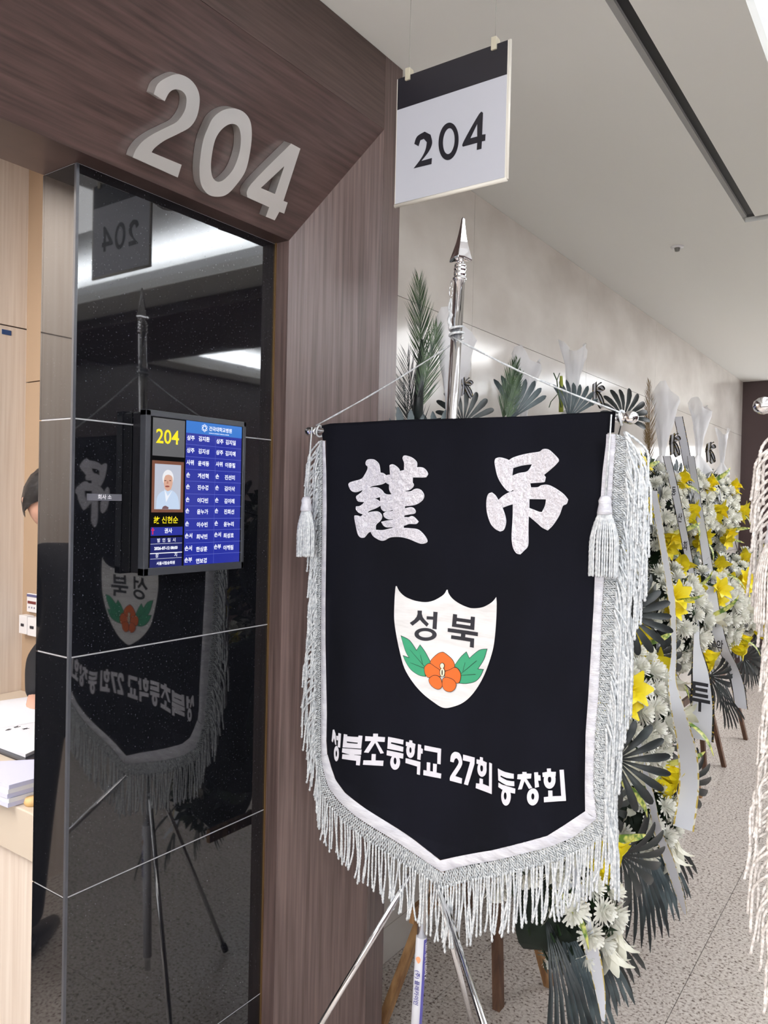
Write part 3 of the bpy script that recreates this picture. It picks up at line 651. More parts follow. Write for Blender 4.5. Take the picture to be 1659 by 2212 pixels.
pet = [[(600,1150),(680,1060),(750,1025),(800,1040),(900,1130),(935,1220),(900,1260),(800,1290),(730,1280),(620,1205)],
       [(600,1185),(560,1190),(520,1230),(515,1280),(530,1340),(575,1385),(640,1355),(740,1370),(730,1285),(660,1230)],
       [(930,1245),(980,1260),(1025,1340),(1010,1440),(965,1465),(880,1400),(800,1385),(800,1300),(870,1275)],
       [(630,1360),(580,1410),(600,1480),(660,1535),(720,1550),(760,1510),(755,1440),(730,1385),(690,1358)],
       [(770,1420),(790,1390),(840,1385),(920,1420),(960,1480),(940,1550),(880,1588),(810,1570),(770,1510)]]
for i, q in enumerate(pet):
    semb('petal_outline', [q], outline_p, 2+1.1*i, 0.0009, ang=70); semb('petal', [q], orange_p, 2.6+1.1*i, -0.0002, ang=70)
semb('stamen_outline', [ell(765,1215,34,44)], outline_p, 8); semb('stamen_outline', [ell(768,1310,38,68)], outline_p, 8)
semb('stamen', [ell(765,1215,26,36)], cream_p, 9); semb('stamen', [ell(768,1310,30,60)], cream_p, 9)
semb('stamen_mark', [ell(767,1312,8,42,12)], outline_p, 10)
# lower line of lettering
g4 = lambda L: [(710+x/6.636, 1560+y/6.636) for x, y in L]
g5 = lambda L: [(960+x/5.925, 1600+y/5.925) for x, y in L]
SYL4 = [
 [[(82,100),(100,98),(122,160),(135,320),(118,310),(100,215),(80,280),(64,262),(76,150)], [(168,145),(205,155),(192,355),(158,345),(162,250),(138,245),(136,185),(165,190)], [ell(136,440,37,110), ell(136,442,13,46)]],
 [[[(250,158),(298,168),(297,190),(455,202),(457,180),(508,187),(492,368),(232,347)], [(292,262),(448,282),(445,298),(292,284)]],
  [(228,358),(497,382),(493,455),(400,452),(400,457),(487,468),(475,607),(425,600),(428,540),(222,512),(228,446),(330,452),(330,448),(222,420)]],
 [[(650,160),(710,165),(708,205),(803,218),(798,285),(700,275),(788,445),(745,450),(675,290),(590,432),(530,422),(625,265),(545,262),(548,192),(648,205)],
  [(632,450),(683,455),(680,545),(783,553),(778,627),(518,598),(525,535),(628,543)]],
 [[(846,213),(1060,260),(1055,325),(885,290),(882,312),(1058,362),(1053,430),(836,382)], [(830,405),(1058,458),(1053,530),(1000,518),(880,490),(826,475)], [ell(942,580,67,108), ell(940,562,21,50)]],
 [[(1148,262),(1190,270),(1188,300),(1235,318),(1228,385),(1095,345),(1098,285),(1145,295)], [ell(1163,412,62,106), ell(1162,405,17,42)], [(1275,318),(1320,330),(1318,375),(1345,390),(1340,455),(1318,450),(1308,545),(1262,535)], [(1092,522),(1308,575),(1300,762),(1255,750),(1260,640),(1088,590)]],
 [[(1370,335),(1605,385),(1598,607),(1552,598),(1556,440),(1367,405)], [(1402,577),(1450,583),(1447,705),(1490,713),(1492,597),(1545,605),(1540,725),(1607,742),(1602,810),(1350,762),(1353,690),(1400,698)]]]
SYL5 = [
 [smooth_path([(68,270),(75,200),(100,160),(135,148),(190,175),(220,270),(205,340),(130,458),(218,488),(212,555),(64,515),(72,455),(165,310),(172,260),(150,228),(125,240),(110,282)], 3)],
 [[(232,182),(385,218),(382,300),(295,575),(243,560),(325,275),(230,255)]],
 [[(458,207),(497,215),(497,255),(550,275),(546,335),(410,292),(412,238),(456,245)], [ell(485,362,63,98), ell(480,350,20,44)], [(452,480),(497,490),(495,550),(582,580),(585,273),(622,287),(620,675),(400,607),(404,545),(450,550)]],
 [smooth_path([(703,345),(790,385),(912,410),(913,470),(820,462),(740,430),(737,450),(820,492),(918,505),(920,565),(820,555),(710,495)], 2), [(712,525),(765,552),(790,556),(820,565),(932,597),(930,660),(850,645),(760,610),(710,580)], [ell(812,698,63,116), ell(802,692,20,47)]],
 [[(1022,385),(1072,388),(1072,407),(1132,410),(1128,470),(1072,472),(1145,590),(1105,602),(1048,500),(1015,605),(967,608),(1005,480),(958,475),(962,415),(1022,412)], [(1167,395),(1213,393),(1215,430),(1243,435),(1247,500),(1215,500),(1228,580),(1178,590)], [ell(1152,705,72,108), ell(1152,700,20,40)]],
 [[(1322,350),(1370,350),(1372,392),(1433,395),(1430,455),(1272,455),(1268,400),(1325,392)], [ell(1357,497,73,110), ell(1356,490,22,42)], [(1340,630),(1390,632),(1393,705),(1502,702),(1480,370),(1532,367),(1562,765),(1290,778),(1287,712),(1342,708)]]]
white_cl = principled('white_felt_lettering', srgb(222, 220, 228), 0.6)
for s_ in SYL4: kor(s_, g4, white_cl, fb, 0.0007, thick=0.0013)
for s_ in SYL5: kor(s_, g5, white_cl, fb, 0.0007, thick=0.0013)

# trims: satin edging, macrame lace, hanging fringe
IN_R = [(1310,938),(1309,960),(1302,1019),(1296,1112),(1289,1192),(1286,1250),(1284,1306),(1278.5,1399),(1272,1505),(1266,1585),(1265,1640),(1264,1700),(1264.5,1752)]
IN_B = [(1264.5,1752),(1218,1783),(1184,1804),(1125,1819),(1062,1836),(986,1851),(950,1859)]
IN_C = [(950,1859),(893,1817),(851,1788),(800,1750),(783,1737),(749,1710),(728,1683),(718,1656),(710,1629)]
IN_L = [(709,1629),(707,1600),(708,1540),(705,1400),(704,1300),(705,1200),(706,1100),(704,1020),(699,952)]
SAT_R = [(1330,938),(1330,960),(1325,1019),(1320,1112),(1312,1192),(1306,1250),(1302,1306),(1299,1399),(1294,1505),(1287,1585),(1284,1640),(1283,1700),(1290,1768)]
SAT_B = [(1290,1768),(1240,1808),(1196,1826),(1133,1841),(1068,1858),(990,1874),(953,1884)]
SAT_C = [(953,1884),(880,1838),(838,1808),(786,1770),(768,1757),(735,1728),(712,1700),(702,1668),(694,1634)]
SAT_L = [(694,1634),(692,1600),(691,1540),(688,1400),(688,1300),(688,1200),(690,1100),(691,1020),(689,951)]
LAC_R = [(1356,945),(1362,980),(1360,1019),(1356,1112),(1348,1192),(1340,1250),(1336,1306),(1334,1399),(1326,1505),(1318,1585),(1314,1640),(1313,1700),(1320,1794)]
LAC_B = [(1320,1794),(1258,1838),(1208,1858),(1142,1874),(1076,1892),(994,1908),(958,1920)]
LAC_C = [(958,1920),(866,1868),(822,1834),(768,1792),(752,1778),(716,1744),(697,1712),(690,1672),(681,1638)]
LAC_L = [(681,1638),(679,1600),(677,1540),(674,1400),(674,1300),(673,1200),(675,1100),(678,1020),(680,960)]
def resample(path, n):
    P_ = [Vector(p) for p in path]; L_ = [0]
    for i in range(1, len(P_)): L_.append(L_[-1]+(P_[i]-P_[i-1]).length)
    out = []
    for q in range(n+1):
        t = L_[-1]*q/n; i = 1
        while i < len(L_)-1 and L_[i] < t: i += 1
        f = (t-L_[i-1])/max(1e-9, L_[i]-L_[i-1]); out.append(P_[i-1].lerp(P_[i], f))
    return out
def plen(path): return sum((Vector(path[i])-Vector(path[i-1])).length for i in range(1, len(path)))
rnd = random.Random(3)
def pz(x, y, dy=0.0):
    q = P(x, y, 'Y', YB); q = warp(q); q.y += dy; return q
def satin_strip(inn, out, mb, puck):
    n = int(plen(inn)/6); a = resample(inn, n); b = resample(out, n); rows = 5; vs = []
    for i in range(n+1):
        for j in range(rows):
            q = a[i].lerp(b[i], j/(rows-1))
            bulge = math.sin(math.pi*j/(rows-1))*0.003 + (0.0022*puck*math.sin(i*1.15+rnd.uniform(-.5, .5))*math.sin(math.pi*j/(rows-1)))
            vs.append(pz(q.x, q.y, -0.0014-bulge))
    mb.add(vs, [(i*rows+j, i*rows+j+1, (i+1)*rows+j+1, (i+1)*rows+j) for i in range(n) for j in range(rows-1)], True)
for inn, out, pk in ((IN_R, SAT_R, 0.6), (IN_B, SAT_B, 1), (IN_C, SAT_C, 0.5), (IN_L, SAT_L, 0.4)):
    m = MB(); satin_strip(inn, out, m, pk); o_ = m.build('satin_edging', satin, fb)
def lace_strip(inn, out, wpx):
    m = MB(); n = int(plen(inn)/2.4); a = resample(inn, n); b = resample(out, n)
    W = max(3, int(wpx/6))           # zigzag cords crossing the band, knotted
    per = 2*W
    for s in range(0, 2*W, 1):
        for dr_ in (0,):
            pts = []; 
            for i in range(n+1):
                t = ((i+s*1.0*n/n*2.0) % (per*1.0))/per
                f = 2*t if t < .5 else 2-2*t
                q = a[i].lerp(b[i], 0.02+0.98*f); z = -0.003-0.0022*math.sin(i*math.pi/2+s)
                pts.append(pz(q.x+rnd.uniform(-.5, .5), q.y+rnd.uniform(-.5, .5), z))
            m.tube(pts, 0.00185, 4, True, 0.9, 0.7)
    return m
for inn, out, wp in ((SAT_R, LAC_R, 36), (SAT_B, LAC_B, 34), (SAT_C, LAC_C, 28), (SAT_L, LAC_L, 14)):
    lace_strip(inn, out, wp).build('lace_band', cordm, fb, kind='stuff')
def strand(mb, pts3, r=0.0028, tw=1.45):
    n = len(pts3)
    rr = [r]*n; rr[-1] = r*0.9; rr[-2] = r*1.2
    mb.tube(pts3, rr, 5, True, tw, 0.70)
fr = MB()
# bottom and lower left edges: cords hang straight down
def hang(x, y, ln, lean=0.0, dy=-0.004, side=0.0, curl=0.024, nseg=34):
    p_ = pz(x, y, dy); pts = []; a1, a2 = rnd.uniform(-1, 1), rnd.uniform(0, 6)
    for i in range(nseg+1):
        t = i/nseg
        pts.append(p_+Vector((side*math.sin(min(1, t*2.2)*math.pi/2)+lean*t+curl*a1*0.5*math.sin(t*3+a2)*t, 0.004*math.sin(t*2+a1)-0.004*t, -ln*t)))
    strand(fr, pts)
for path, n, l0, l1 in ((LAC_B, 62, 0.108, 0.140), (LAC_C, 54, 0.125, 0.10)):
    for i, q in enumerate(resample(path, n)):
        f = i/n; ln = (l0+(l1-l0)*f)*rnd.uniform(0.9, 1.06)
        hang(q.x, q.y-7, ln, rnd.uniform(-.006, .006), rnd.uniform(-.006, -.003))
# sides: the cords leave sideways, then fall
for i, q in enumerate(resample([(x+2, y) for x, y in reversed(LAC_L)], 72)):
    f = i/72; s_ = -0.022-0.010*math.sin(f*9+1)-rnd.uniform(0, .012) + (0.006 if f > .8 else 0)
    hang(q.x, q.y-8, rnd.uniform(0.085, 0.115), rnd.uniform(-.008, .004), rnd.uniform(-.010, .002), s_, 0.008)
    hang(q.x+2, q.y, rnd.uniform(0.08, 0.10), rnd.uniform(-.003, .003), rnd.uniform(-.006, .002), s_*rnd.uniform(.25, .65), 0.006)
for i, q in enumerate(resample([(x-4, y) for x, y in LAC_R], 84)):
    f = i/84; k_ = 0.040 if f < .35 else 0.034 if f < 0.6 else 0.024
    for row in range(3):
        s_ = k_*rnd.uniform(0.45, 1.12) if row else k_*rnd.uniform(0.1, 0.7)
        hang(q.x-row*2, q.y-12, rnd.uniform(0.10, 0.145), rnd.uniform(-.004, .004), rnd.uniform(-.012, -.004) if row == 0 else rnd.uniform(-.007, .002), s_, 0.006)
fr.build('fringe', cordm, fb, kind='stuff')

# pole, cross rod, finial, tripod
YPO = 1.487
st = thing('flag_stand', 'chrome flag pole with spear finial on a tripod, holding the black banner', 'flag stand', (P(900, 2212, 'Y', YPO).x, YPO, 0))
Ptop, Pb = P(993, 600, 'Y', YPO), P(909, 2050, 'Y', YPO)
dirp = (Pb-Ptop).normalized()
def pole_at(z): return Ptop+dirp*((z-Ptop.z)/dirp.z)
MB().tube([pole_at(Pb.z), pole_at(1.45), Ptop], [0.0105, 0.0125, 0.0125], 20).build('upper_pole', chrome, st)
MB().tube([pole_at(0.12), pole_at(Pb.z+0.05)], 0.0088, 20).build('lower_pole', chrome, st)
m = MB(); axp = -dirp
m.lathe([(0.0125,0),(0.0155,0.001),(0.0155,0.005),(0.0135,0.007),(0.0130,0.009),(0.0138,0.011),(0.0138,0.018),(0.0125,0.020),(0.0140,0.022),(0.0140,0.026),(0.0120,0.028),(0.0135,0.030),(0.0130,0.034),(0.0085,0.037),(0.0070,0.043),(0.0095,0.050),(0.007,0.053)], Ptop-axp*0.006, axp, 28)
m.build('finial_collar', chrome, st)
# four-edged spear
zb0 = Ptop+axp*0.040
u = Vector((1, 0, 0)); u = (u-axp*u.dot(axp)).normalized(); v = axp.cross(u)
prof = [(0.004, 0.002), (0.0255, 0.0), (0.0265, 0.004), (0.019, 0.020), (0.0135, 0.037), (0.0092, 0.056), (0.006, 0.074), (0.0042, 0.088), (0.0015, 0.092)]
vs = []; N = 8
for r_, h in prof:
    for j in range(N):
        a_ = math.pi*2*j/N+R(12); k_ = 1.0 if j % 2 == 0 else 0.60
        rr = r_*k_ if j % 4 != 2 else r_*0.75
        vs.append(zb0+axp*(h-(0.006 if (j % 4 == 0 and h < .01) else 0))+(u*math.cos(a_)+v*math.sin(a_))*rr)
m = MB(); m.add(vs, [(i*N+j, i*N+(j+1) % N, (i+1)*N+(j+1) % N, (i+1)*N+j) for i in range(len(prof)-1) for j in range(N)]+[tuple(range(N))[::-1], tuple(range((len(prof)-1)*N, len(prof)*N))], False)
sp_ = m.build('spear_finial', chrome, st)
bv = sp_.modifiers.new('b', 'BEVEL'); bv.width = 0.0018; bv.segments = 2
# cross rod with ball ends
rl, rr_ = P(676, 932, 'Y', YB+0.018), P(1352, 902, 'Y', YB+0.018); zr = (rl.z+rr_.z)/2; rl.z = rr_.z = zr
m = MB(); m.tube([rl, rr_], 0.0075, 14); m.build('cross_rod', chrome, st)
for q, s_ in ((rl, -1), (rr_, 1)):
    m = MB(); pr_ = [(0.0001, 0.024), (0.007, 0.022), (0.0115, 0.016), (0.013, 0.009), (0.0115, 0.002), (0.009, -0.003), (0.0115, -0.006), (0.0115, -0.012), (0.0075, -0.014)]
    m.lathe(pr_[::-1], q, (s_, 0, 0), 22); m.build('ball_end', chrome, st)
MB().bbox((pole_at(zr).x-0.018, YB+0.008, zr-0.014), (pole_at(zr).x+0.018, YPO+0.004, zr+0.014), 0.003).build('rod_clamp', chrome, st)
# tripod
hub = pole_at(P(918, 1832, 'Y', YPO).z)
MB().lathe([(0.011, -.02), (0.019, -.02), (0.019, .02), (0.011, .02)], hub, axp, 20).build('hub', chrome, st)
f1, f2 = P(694, 2212, 'Y', YPO-0.08), P(1048, 2212, 'Y', YPO-0.10)
def leg_to(px_, py_, yy):
    d_ = P(px_, py_, 'Y', yy)-hub; t = (0.012-hub.z)/d_.z; return hub+d_*t
for q in (leg_to(697, 2205, YPO-0.10), leg_to(1045, 2212, YPO-0.12), leg_to(1012, 2178, YPO+0.22)):
    s0 = hub+(q-hub)*0.02
    lg_ = MB().tube([s0, q], 0.0072, 12).build('leg', chrome, st)
    MB().tube([s0+(q-s0)*0.97, q+Vector((0, 0, -0.001))], 0.0105, 12).build('rubber_foot', sign_b, lg_)
# paper label wrapped on the lower pole
la, lb_ = P(912, 2018, 'Y', YPO), 0.16
lab_top = pole_at(P(909, 2022, 'Y', YPO).z)
lbm = MB(); lbm.lathe([(0.0125, 0), (0.0125, (lab_top-pole_at(0.16)).length)], pole_at(0.16), axp, 28); lbo = lbm.build('paper_label', principled('label_white', srgb(205, 205, 212), 0.4), st)
# blue stripe and print on the label
cx = axp.cross(Vector((0, -1, 0))).normalized()*-1
toC = (CO-pole_at(0.5)); toC.z = 0; toC.normalize(); sd_ = Vector((toC.y*-1, toC.x, 0)) ; sd_ = -sd_ if sd_.dot(rt) < 0 else sd_
def lab_pt(h, ang, r=0.0126):
    return pole_at(h)+(toC*math.cos(ang)+sd_*math.sin(ang))*r
blue_p = principled('label_blue', srgb(88, 84, 168), 0.4)
m = MB(); hs = [0.17+i*0.04 for i in range(50) if 0.17+i*0.04 < lab_top.z-0.004]; hs.append(lab_top.z-0.002)
vs = [lab_pt(h, R(a_), 0.01275) for h in hs for a_ in (28, 48, 68, 88)]
m.add(vs, [(i*4+j, i*4+j+1, (i+1)*4+j+1, (i+1)*4+j) for i in range(len(hs)-1) for j in range(3)], True); m.build('blue_stripe', blue_p, lbo)
nf = (toC*math.cos(R(-22))+sd_*math.sin(R(-22)))
navy = principled('label_print', srgb(62, 60, 140), 0.4); wprint = principled('white_print', srgb(235, 235, 240), 0.5)
upside = nf.cross(Vector((0, 0, -1)))   # letters run down the pole
def ltext(s_, h, ang, size, mat):
    n_ = (toC*math.cos(R(ang))+sd_*math.sin(R(ang))); v_ = n_.cross(dirp)
    v_ = v_ if v_.dot(sd_) > 0 else -v_
    o_ = text(s_, pole_at(h)+n_*0.0134, n_, v_, size, mat, lbo, bold=0.0002)
ltext('(주) 플래카이인', lab_top.z-0.072, -22, 0.0125, navy)
ltext('LED. 상사 LED시 X', lab_top.z-0.010, 56, 0.0105, wprint)
m = MB(); q = lab_pt(lab_top.z-0.048, R(-22), 0.0136); m.add([q+sd_*0.006*math.cos(t)+Vector((0, 0, 1))*0.008*math.sin(t)-toC*0.0 for t in [i*math.pi/8 for i in range(-4, 8)]], [tuple(range(12))]); m.build('orange_mark', principled('orange_mark', srgb(240, 165, 120), 0.5), lbo)

# hanging cord and tassels
cd_t = thing('banner_cord', 'silver cord tied to the pole with a tassel at each end', 'cord', P(975, 735, 'Y', YPO-0.02))
kn = pole_at(P(975, 733, 'Y', YPO).z)+Vector((0, -0.014, 0))
el, er = P(683, 919, 'Y', YB+0.004), P(1338, 890, 'Y', YB+0.004)
def sag(a_, b2, s_, n=16): return [a_.lerp(b2, i/n)+Vector((0, 0, -s_*math.sin(math.pi*i/n))) for i in range(n+1)]
m = MB(); m.tube(sag(kn+Vector((0, 0.026, 0)), el, 0.006), 0.0022, 6, True, 0.8, 0.7); m.build('cord', cordm, cd_t)
m = MB(); m.tube(sag(kn, er, 0.008), 0.0024, 6, True, 0.8, 0.7); m.build('cord', cordm, cd_t)
# cord loops round the rod ends, knot and loop on the pole
m = MB()
for q, s_ in ((el, -1), (er, 1)):
    m = MB(); c0 = Vector((q.x, YB+0.018, zr)); m.tube([c0+Vector((s_*0.002*math.sin(t*2), math.cos(t)*0.012, math.sin(t)*0.014)) for t in [i*math.pi/8 for i in range(17)]], 0.0023, 6, False); m.build('cord_loop', cordm, cd_t)
m = MB(); kz = kn.z
pc_ = pole_at(kz)
m.tube([pole_at(kz+0.001*i)+Vector((math.cos(i*0.5)*0.0155, math.sin(i*0.5)*0.0155, 0)) for i in range(26)], 0.0026, 6)
m.tube([pole_at(kz+0.02+0.005*i)+Vector((-0.010+0.003*math.sin(i*1.3), -0.0155, 0)) for i in range(8)], [0.003+0.0018*abs(math.sin(i*0.9)) for i in range(8)], 8)
m.build('knot', cordm, cd_t); m = MB()
tpz = Ptop.z-0.012
for dx in (-0.0035, 0.0025):
    m.tube([pole_at(kz+0.05+(tpz-0.035-kz-0.05)*i/10)+Vector((-0.0105+dx*math.sin(math.pi*i/10), -0.0150, 0)) for i in range(11)], 0.0022, 6, True, 0.8)
m.build('hanging_loop', cordm, cd_t)
m = MB(); q = pole_at(tpz-0.032)+Vector((-0.0105, -0.0155, 0))
m.tube([q+Vector((0.004*math.cos(t), 0, 0.012+0.012*math.sin(t))) for t in [i*math.pi/6 for i in range(13)]], 0.0012, 6)
m.tube([q+Vector((0, 0, 0.024)), pole_at(tpz)+Vector((-0.012, -0.0135, 0.004))], 0.0016, 6); m.build('snap_hook', chrome, cd_t)
def tassel(top, zh, w0, ln):
    MB().tube([top, Vector((top.x-0.001, top.y-0.006, (top.z+zh)/2)), Vector((top.x-0.004, top.y-0.008, zh))], 0.0022, 6, True, 0.8, 0.7).build('cord', cordm, cd_t)
    c_ = Vector((top.x-0.004, top.y-0.010, zh))
    tm = MB().lathe([(0.003, 0.006), (0.009, 0.004), (0.0125, -0.004), (0.0115, -0.010), (0.0135, -0.02), (0.0145, -0.028), (0.012, -0.03)][::-1], c_, (0, 0, 1), 18).build('tassel_head', satin, cd_t)
    f = MB()
    for i in range(34):
        a_ = i*2*math.pi/34; k_ = rnd.uniform(0.75, 1.15); pts = []
        for j in range(29):
            t = j/28; sp = 0.011+ (w0-0.011)*math.sin(min(1, t*1.7)*math.pi/2)*k_
            pts.append(c_+Vector((math.cos(a_)*sp, math.sin(a_)*sp*0.55, -0.026-ln*t*(0.95+0.08*k_)+0.004*math.sin(t*3.1))))
        f.tube(pts, 0.0023, 5, True, 1.45, 0.68)
    f.build('tassel_skirt', cordm, tm, kind='stuff')
tassel(el+Vector((0, -0.016, -0.006)), P(676, 1078, 'Y', YB).z, 0.023, 0.112)
tassel(er+Vector((-0.010, -0.016, -0.006)), P(1326, 1078, 'Y', YB).z, 0.026, 0.118)

# second flag at the picture's right edge: copies with their parts
kids = {}
for o in list(bpy.data.objects):
    if o.parent: kids.setdefault(o.parent.name, []).append(o)
def copy_tree(o, parent=None, mats=None):
    c = o.copy(); COL.objects.link(c); c.parent = parent
    if mats and c.type == 'MESH' and c.data.materials and c.data.materials[0] in mats:
        c.data = c.data.copy(); c.data.materials[0] = mats[c.data.materials[0]]
    for ch in kids.get(o.name, []): copy_tree(ch, c, mats)
    return c
bl2 = P(1645, 878, 'Y', 1.235); shift = Vector((bl2.x-(rl.x-0.012), 1.235-(YB+0.018), bl2.z-zr))
mm = {cordm: cordm2}
for o, lab in ((fb, 'second banner cut by the picture edge, cream white knotted lace and fringe'), (st, 'second flag stand at the picture edge, round chrome ball on its cross rod'), (cd_t, 'cream cord and tassels of the second banner at the picture edge')):
    c = copy_tree(o, None, mm); c.location = o.location+Vector((shift.x, shift.y, 0)); c['label'] = lab
    if o is st: c.scale.z = 1-0.018/zr      # this stand is set a little lower
    else: c.location.z -= 0.018
#@@PART3
# ================================================================== FUNERAL WREATHS ALONG THE WALL
def frame(loc, point, normal, s=1.0):
    y = Vector(point).normalized(); z = Vector(normal); z = (z-y*z.dot(y)).normalized(); x = y.cross(z)
    return Matrix.Translation(loc) @ Matrix((x, y, z)).transposed().to_4x4() @ Matrix.Scale(s, 4)
def mesh_of(mb, name, mat):
    me = bpy.data.meshes.new(name); me.from_pydata([tuple(v) for v in mb.v], [], mb.f); me.polygons.foreach_set('use_smooth', mb.sm)
    for m_ in (mat if isinstance(mat, (list, tuple)) else [mat]): me.materials.append(m_)
    me.polygons.foreach_set('material_index', mb.mi); me.update(); return me
def chrys(seed, openf):
    r_ = random.Random(seed); m = MB()
    for L_, n, ln, el_, wd in ((0, 16, 0.042, 6, 0.0086), (1, 16, 0.040, 26, 0.0084), (2, 14, 0.036, 45, 0.0080), (3, 11, 0.030, 62, 0.0075), (4, 7, 0.022, 78, 0.006)):
        for i in range(n):
            a = 2*math.pi*(i+r_.uniform(-.25, .25))/n+L_; e = R(el_*openf+r_.uniform(-7, 7)); l = ln*r_.uniform(.88, 1.1)
            d = Vector((math.cos(a)*math.cos(e), math.sin(a)*math.cos(e), math.sin(e))); s_ = Vector((-math.sin(a), math.cos(a), 0)); u_ = Vector((0, 0, 1))
            b0 = Vector((0, 0, 0.004*L_)); mid = b0+d*l*.6+u_*0.002; tip = b0+d*l+u_*0.006*(1 if L_ > 0 else -0.3)
            m.add([b0-s_*wd*.3, b0+s_*wd*.3, mid+s_*wd*.62, mid-s_*wd*.62, tip+s_*wd*.35, tip-s_*wd*.35, mid-u_*0.0022], [(0, 1, 2, 6), (0, 6, 3), (6, 2, 4), (6, 4, 5), (3, 6, 5)], True)
    return mesh_of(m, 'chrysanthemum', petal_w)
CH = [chrys(i, f) for i, f in enumerate((1.0, 0.85, 1.1))]
def lily(mat, ln, wd, flare, core=None, thr=0.35):
    m = MB()
    for i in range(6):
        a = 2*math.pi*i/6; k_ = 1.0 if i % 2 else 0.82; rows = 7; vs = []
        d = Vector((math.cos(a), math.sin(a), 0)); s_ = Vector((-math.sin(a), math.cos(a), 0))
        for j in range(rows):
            t = j/(rows-1); r_ = 0.004+flare*ln*(t**2.2); h = ln*(t if t < .75 else 0.75+(t-.75)*(.3))
            w_ = wd*k_*math.sin(math.pi*min(0.97, 0.10+0.88*t))**0.8
            c = d*r_+Vector((0, 0, h))
            vs += [c-s_*w_+d*w_*-0.25, c+d*w_*0.12, c+s_*w_+d*w_*-0.25]
        m.add(vs, [(j*3+q, j*3+q+1, (j+1)*3+q+1, (j+1)*3+q) for j in range(rows-1) for q in range(2)], True)
    for i in range(6):
        a = 2*math.pi*i/6+.5; m.tube([(0, 0, ln*.2), (math.cos(a)*ln*.14, math.sin(a)*ln*.14, ln*.75)], 0.0011, 4)
    return mesh_of(m, 'lily', mat)
LY = lily(petal_y, 0.10, 0.031, 0.55); LW = lily(petal_c, 0.105, 0.020, 0.5)
def fan(n, rad, spread, wd, mat, seed=0, tipr=0.55):
    r_ = random.Random(seed); m = MB()
    for i in range(n):
        a = R(-spread/2+spread*i/(n-1)); l = rad*(0.82+0.18*math.cos(a*0.9))*r_.uniform(.94, 1.04); ws = wd*r_.uniform(.9, 1.1)
        d = Vector((math.sin(a), math.cos(a), 0)); s_ = Vector((math.cos(a), -math.sin(a), 0)); vs = []
        prof = ((0, .12), (.25, .35), (.5, .75), (.75, 1.0), (.9, .85), (.97, tipr), (1.0, .12))
        for t, w_ in prof:
            c = d*l*t+Vector((0, 0, 0.03*rad/0.15*math.sin(t*2.2)-0.02*t*t+0.002*(i % 2)))
            vs += [c-s_*ws*w_, c+Vector((0, 0, -0.003*w_)), c+s_*ws*w_]
        m.add(vs, [(j*3+q, j*3+q+1, (j+1)*3+q+1, (j+1)*3+q) for j in range(len(prof)-1) for q in range(2)], True)
    m.tube([(0, -rad*.5, -0.01), (0, 0.01, 0)], 0.003, 5)
    return mesh_of(m, 'fan_leaf', mat)
FAN_B = [fan(11, 0.155, 190, 0.0135, leaf_b, 1), fan(12, 0.15, 210, 0.012, leaf_b, 2)]
FAN_S = fan(8, 0.17, 80, 0.0105, leaf_s, 3, 0.4)
def palm(ln, mat, n, ll, fold, curve=0.12, start=0.12, wdt=0.0035, lean_=38):
    m = MB(); r_ = random.Random(5); cpt = lambda t: Vector((curve*ln*t*t, ln*t, -0.05*ln*t*t))
    m.tube([cpt(i/10) for i in range(11)], [0.005*(1-.8*i/10) for i in range(11)], 5)
    for i in range(n):
        t = start+(1-start)*i/(n-1)
        for s_ in (-1, 1):
            a = R(lean_*(1-.45*t)+r_.uniform(-4, 4)); d = Vector((s_*math.sin(a)*math.cos(fold), math.cos(a), math.sin(a)*math.sin(fold)+r_.uniform(-.06, .06)))
            L_ = ll*(0.35+0.65*math.sin(math.pi*min(1, .18+t*.80)))*r_.uniform(.85, 1.1); c = cpt(t); w_ = Vector((0, wdt, 0.001))
            mid = c+d*L_*.5; tip = c+d*L_+Vector((0, 0, -0.01))
            m.add([c-w_*.5, mid-w_*.7, tip, mid+w_*.7, c+w_*.5], [(0, 1, 3, 4), (1, 2, 3)], False)
    return mesh_of(m, 'palm_leaf', mat)
PALM_G = palm(0.62, leaf_p, 70, 0.22, 0.35, 0.05, 0.10, 0.0075, 30); PALM_T = palm(0.36, leaf_p, 60, 0.13, 0.35, 0.10, 0.15, 0.006, 30); PALM_GOLD = palm(0.50, leaf_gold, 44, 0.12, 0.3, 0.05, 0.1, 0.006, 34)
PALM_S = fan(8, 0.40, 24, 0.0075, leaf_s, 6, 0.4); PALM_D = palm(0.36, leaf_b, 20, 0.18, 0.6, 0.10, 0.1, 0.007, 32)
def strap():
    m = MB(); vs = []
    for i in range(9):
        t = i/8; w_ = 0.011*math.sin(math.pi*(0.06+0.93*t))**.7; c = Vector((0, 0.17*t, 0.05*math.sin(t*2.4)))
        vs += [c-Vector((w_, 0, 0)), c-Vector((0, 0, .003)), c+Vector((w_, 0, 0))]
    m.add(vs, [(j*3+q, j*3+q+1, (j+1)*3+q+1, (j+1)*3+q) for j in range(8) for q in range(2)], True)
    return mesh_of(m, 'strap_leaf', leaf_v)
STRAP = strap(); BLADE = fan(7, 0.42, 26, 0.0085, leaf_b, 8, 0.35)
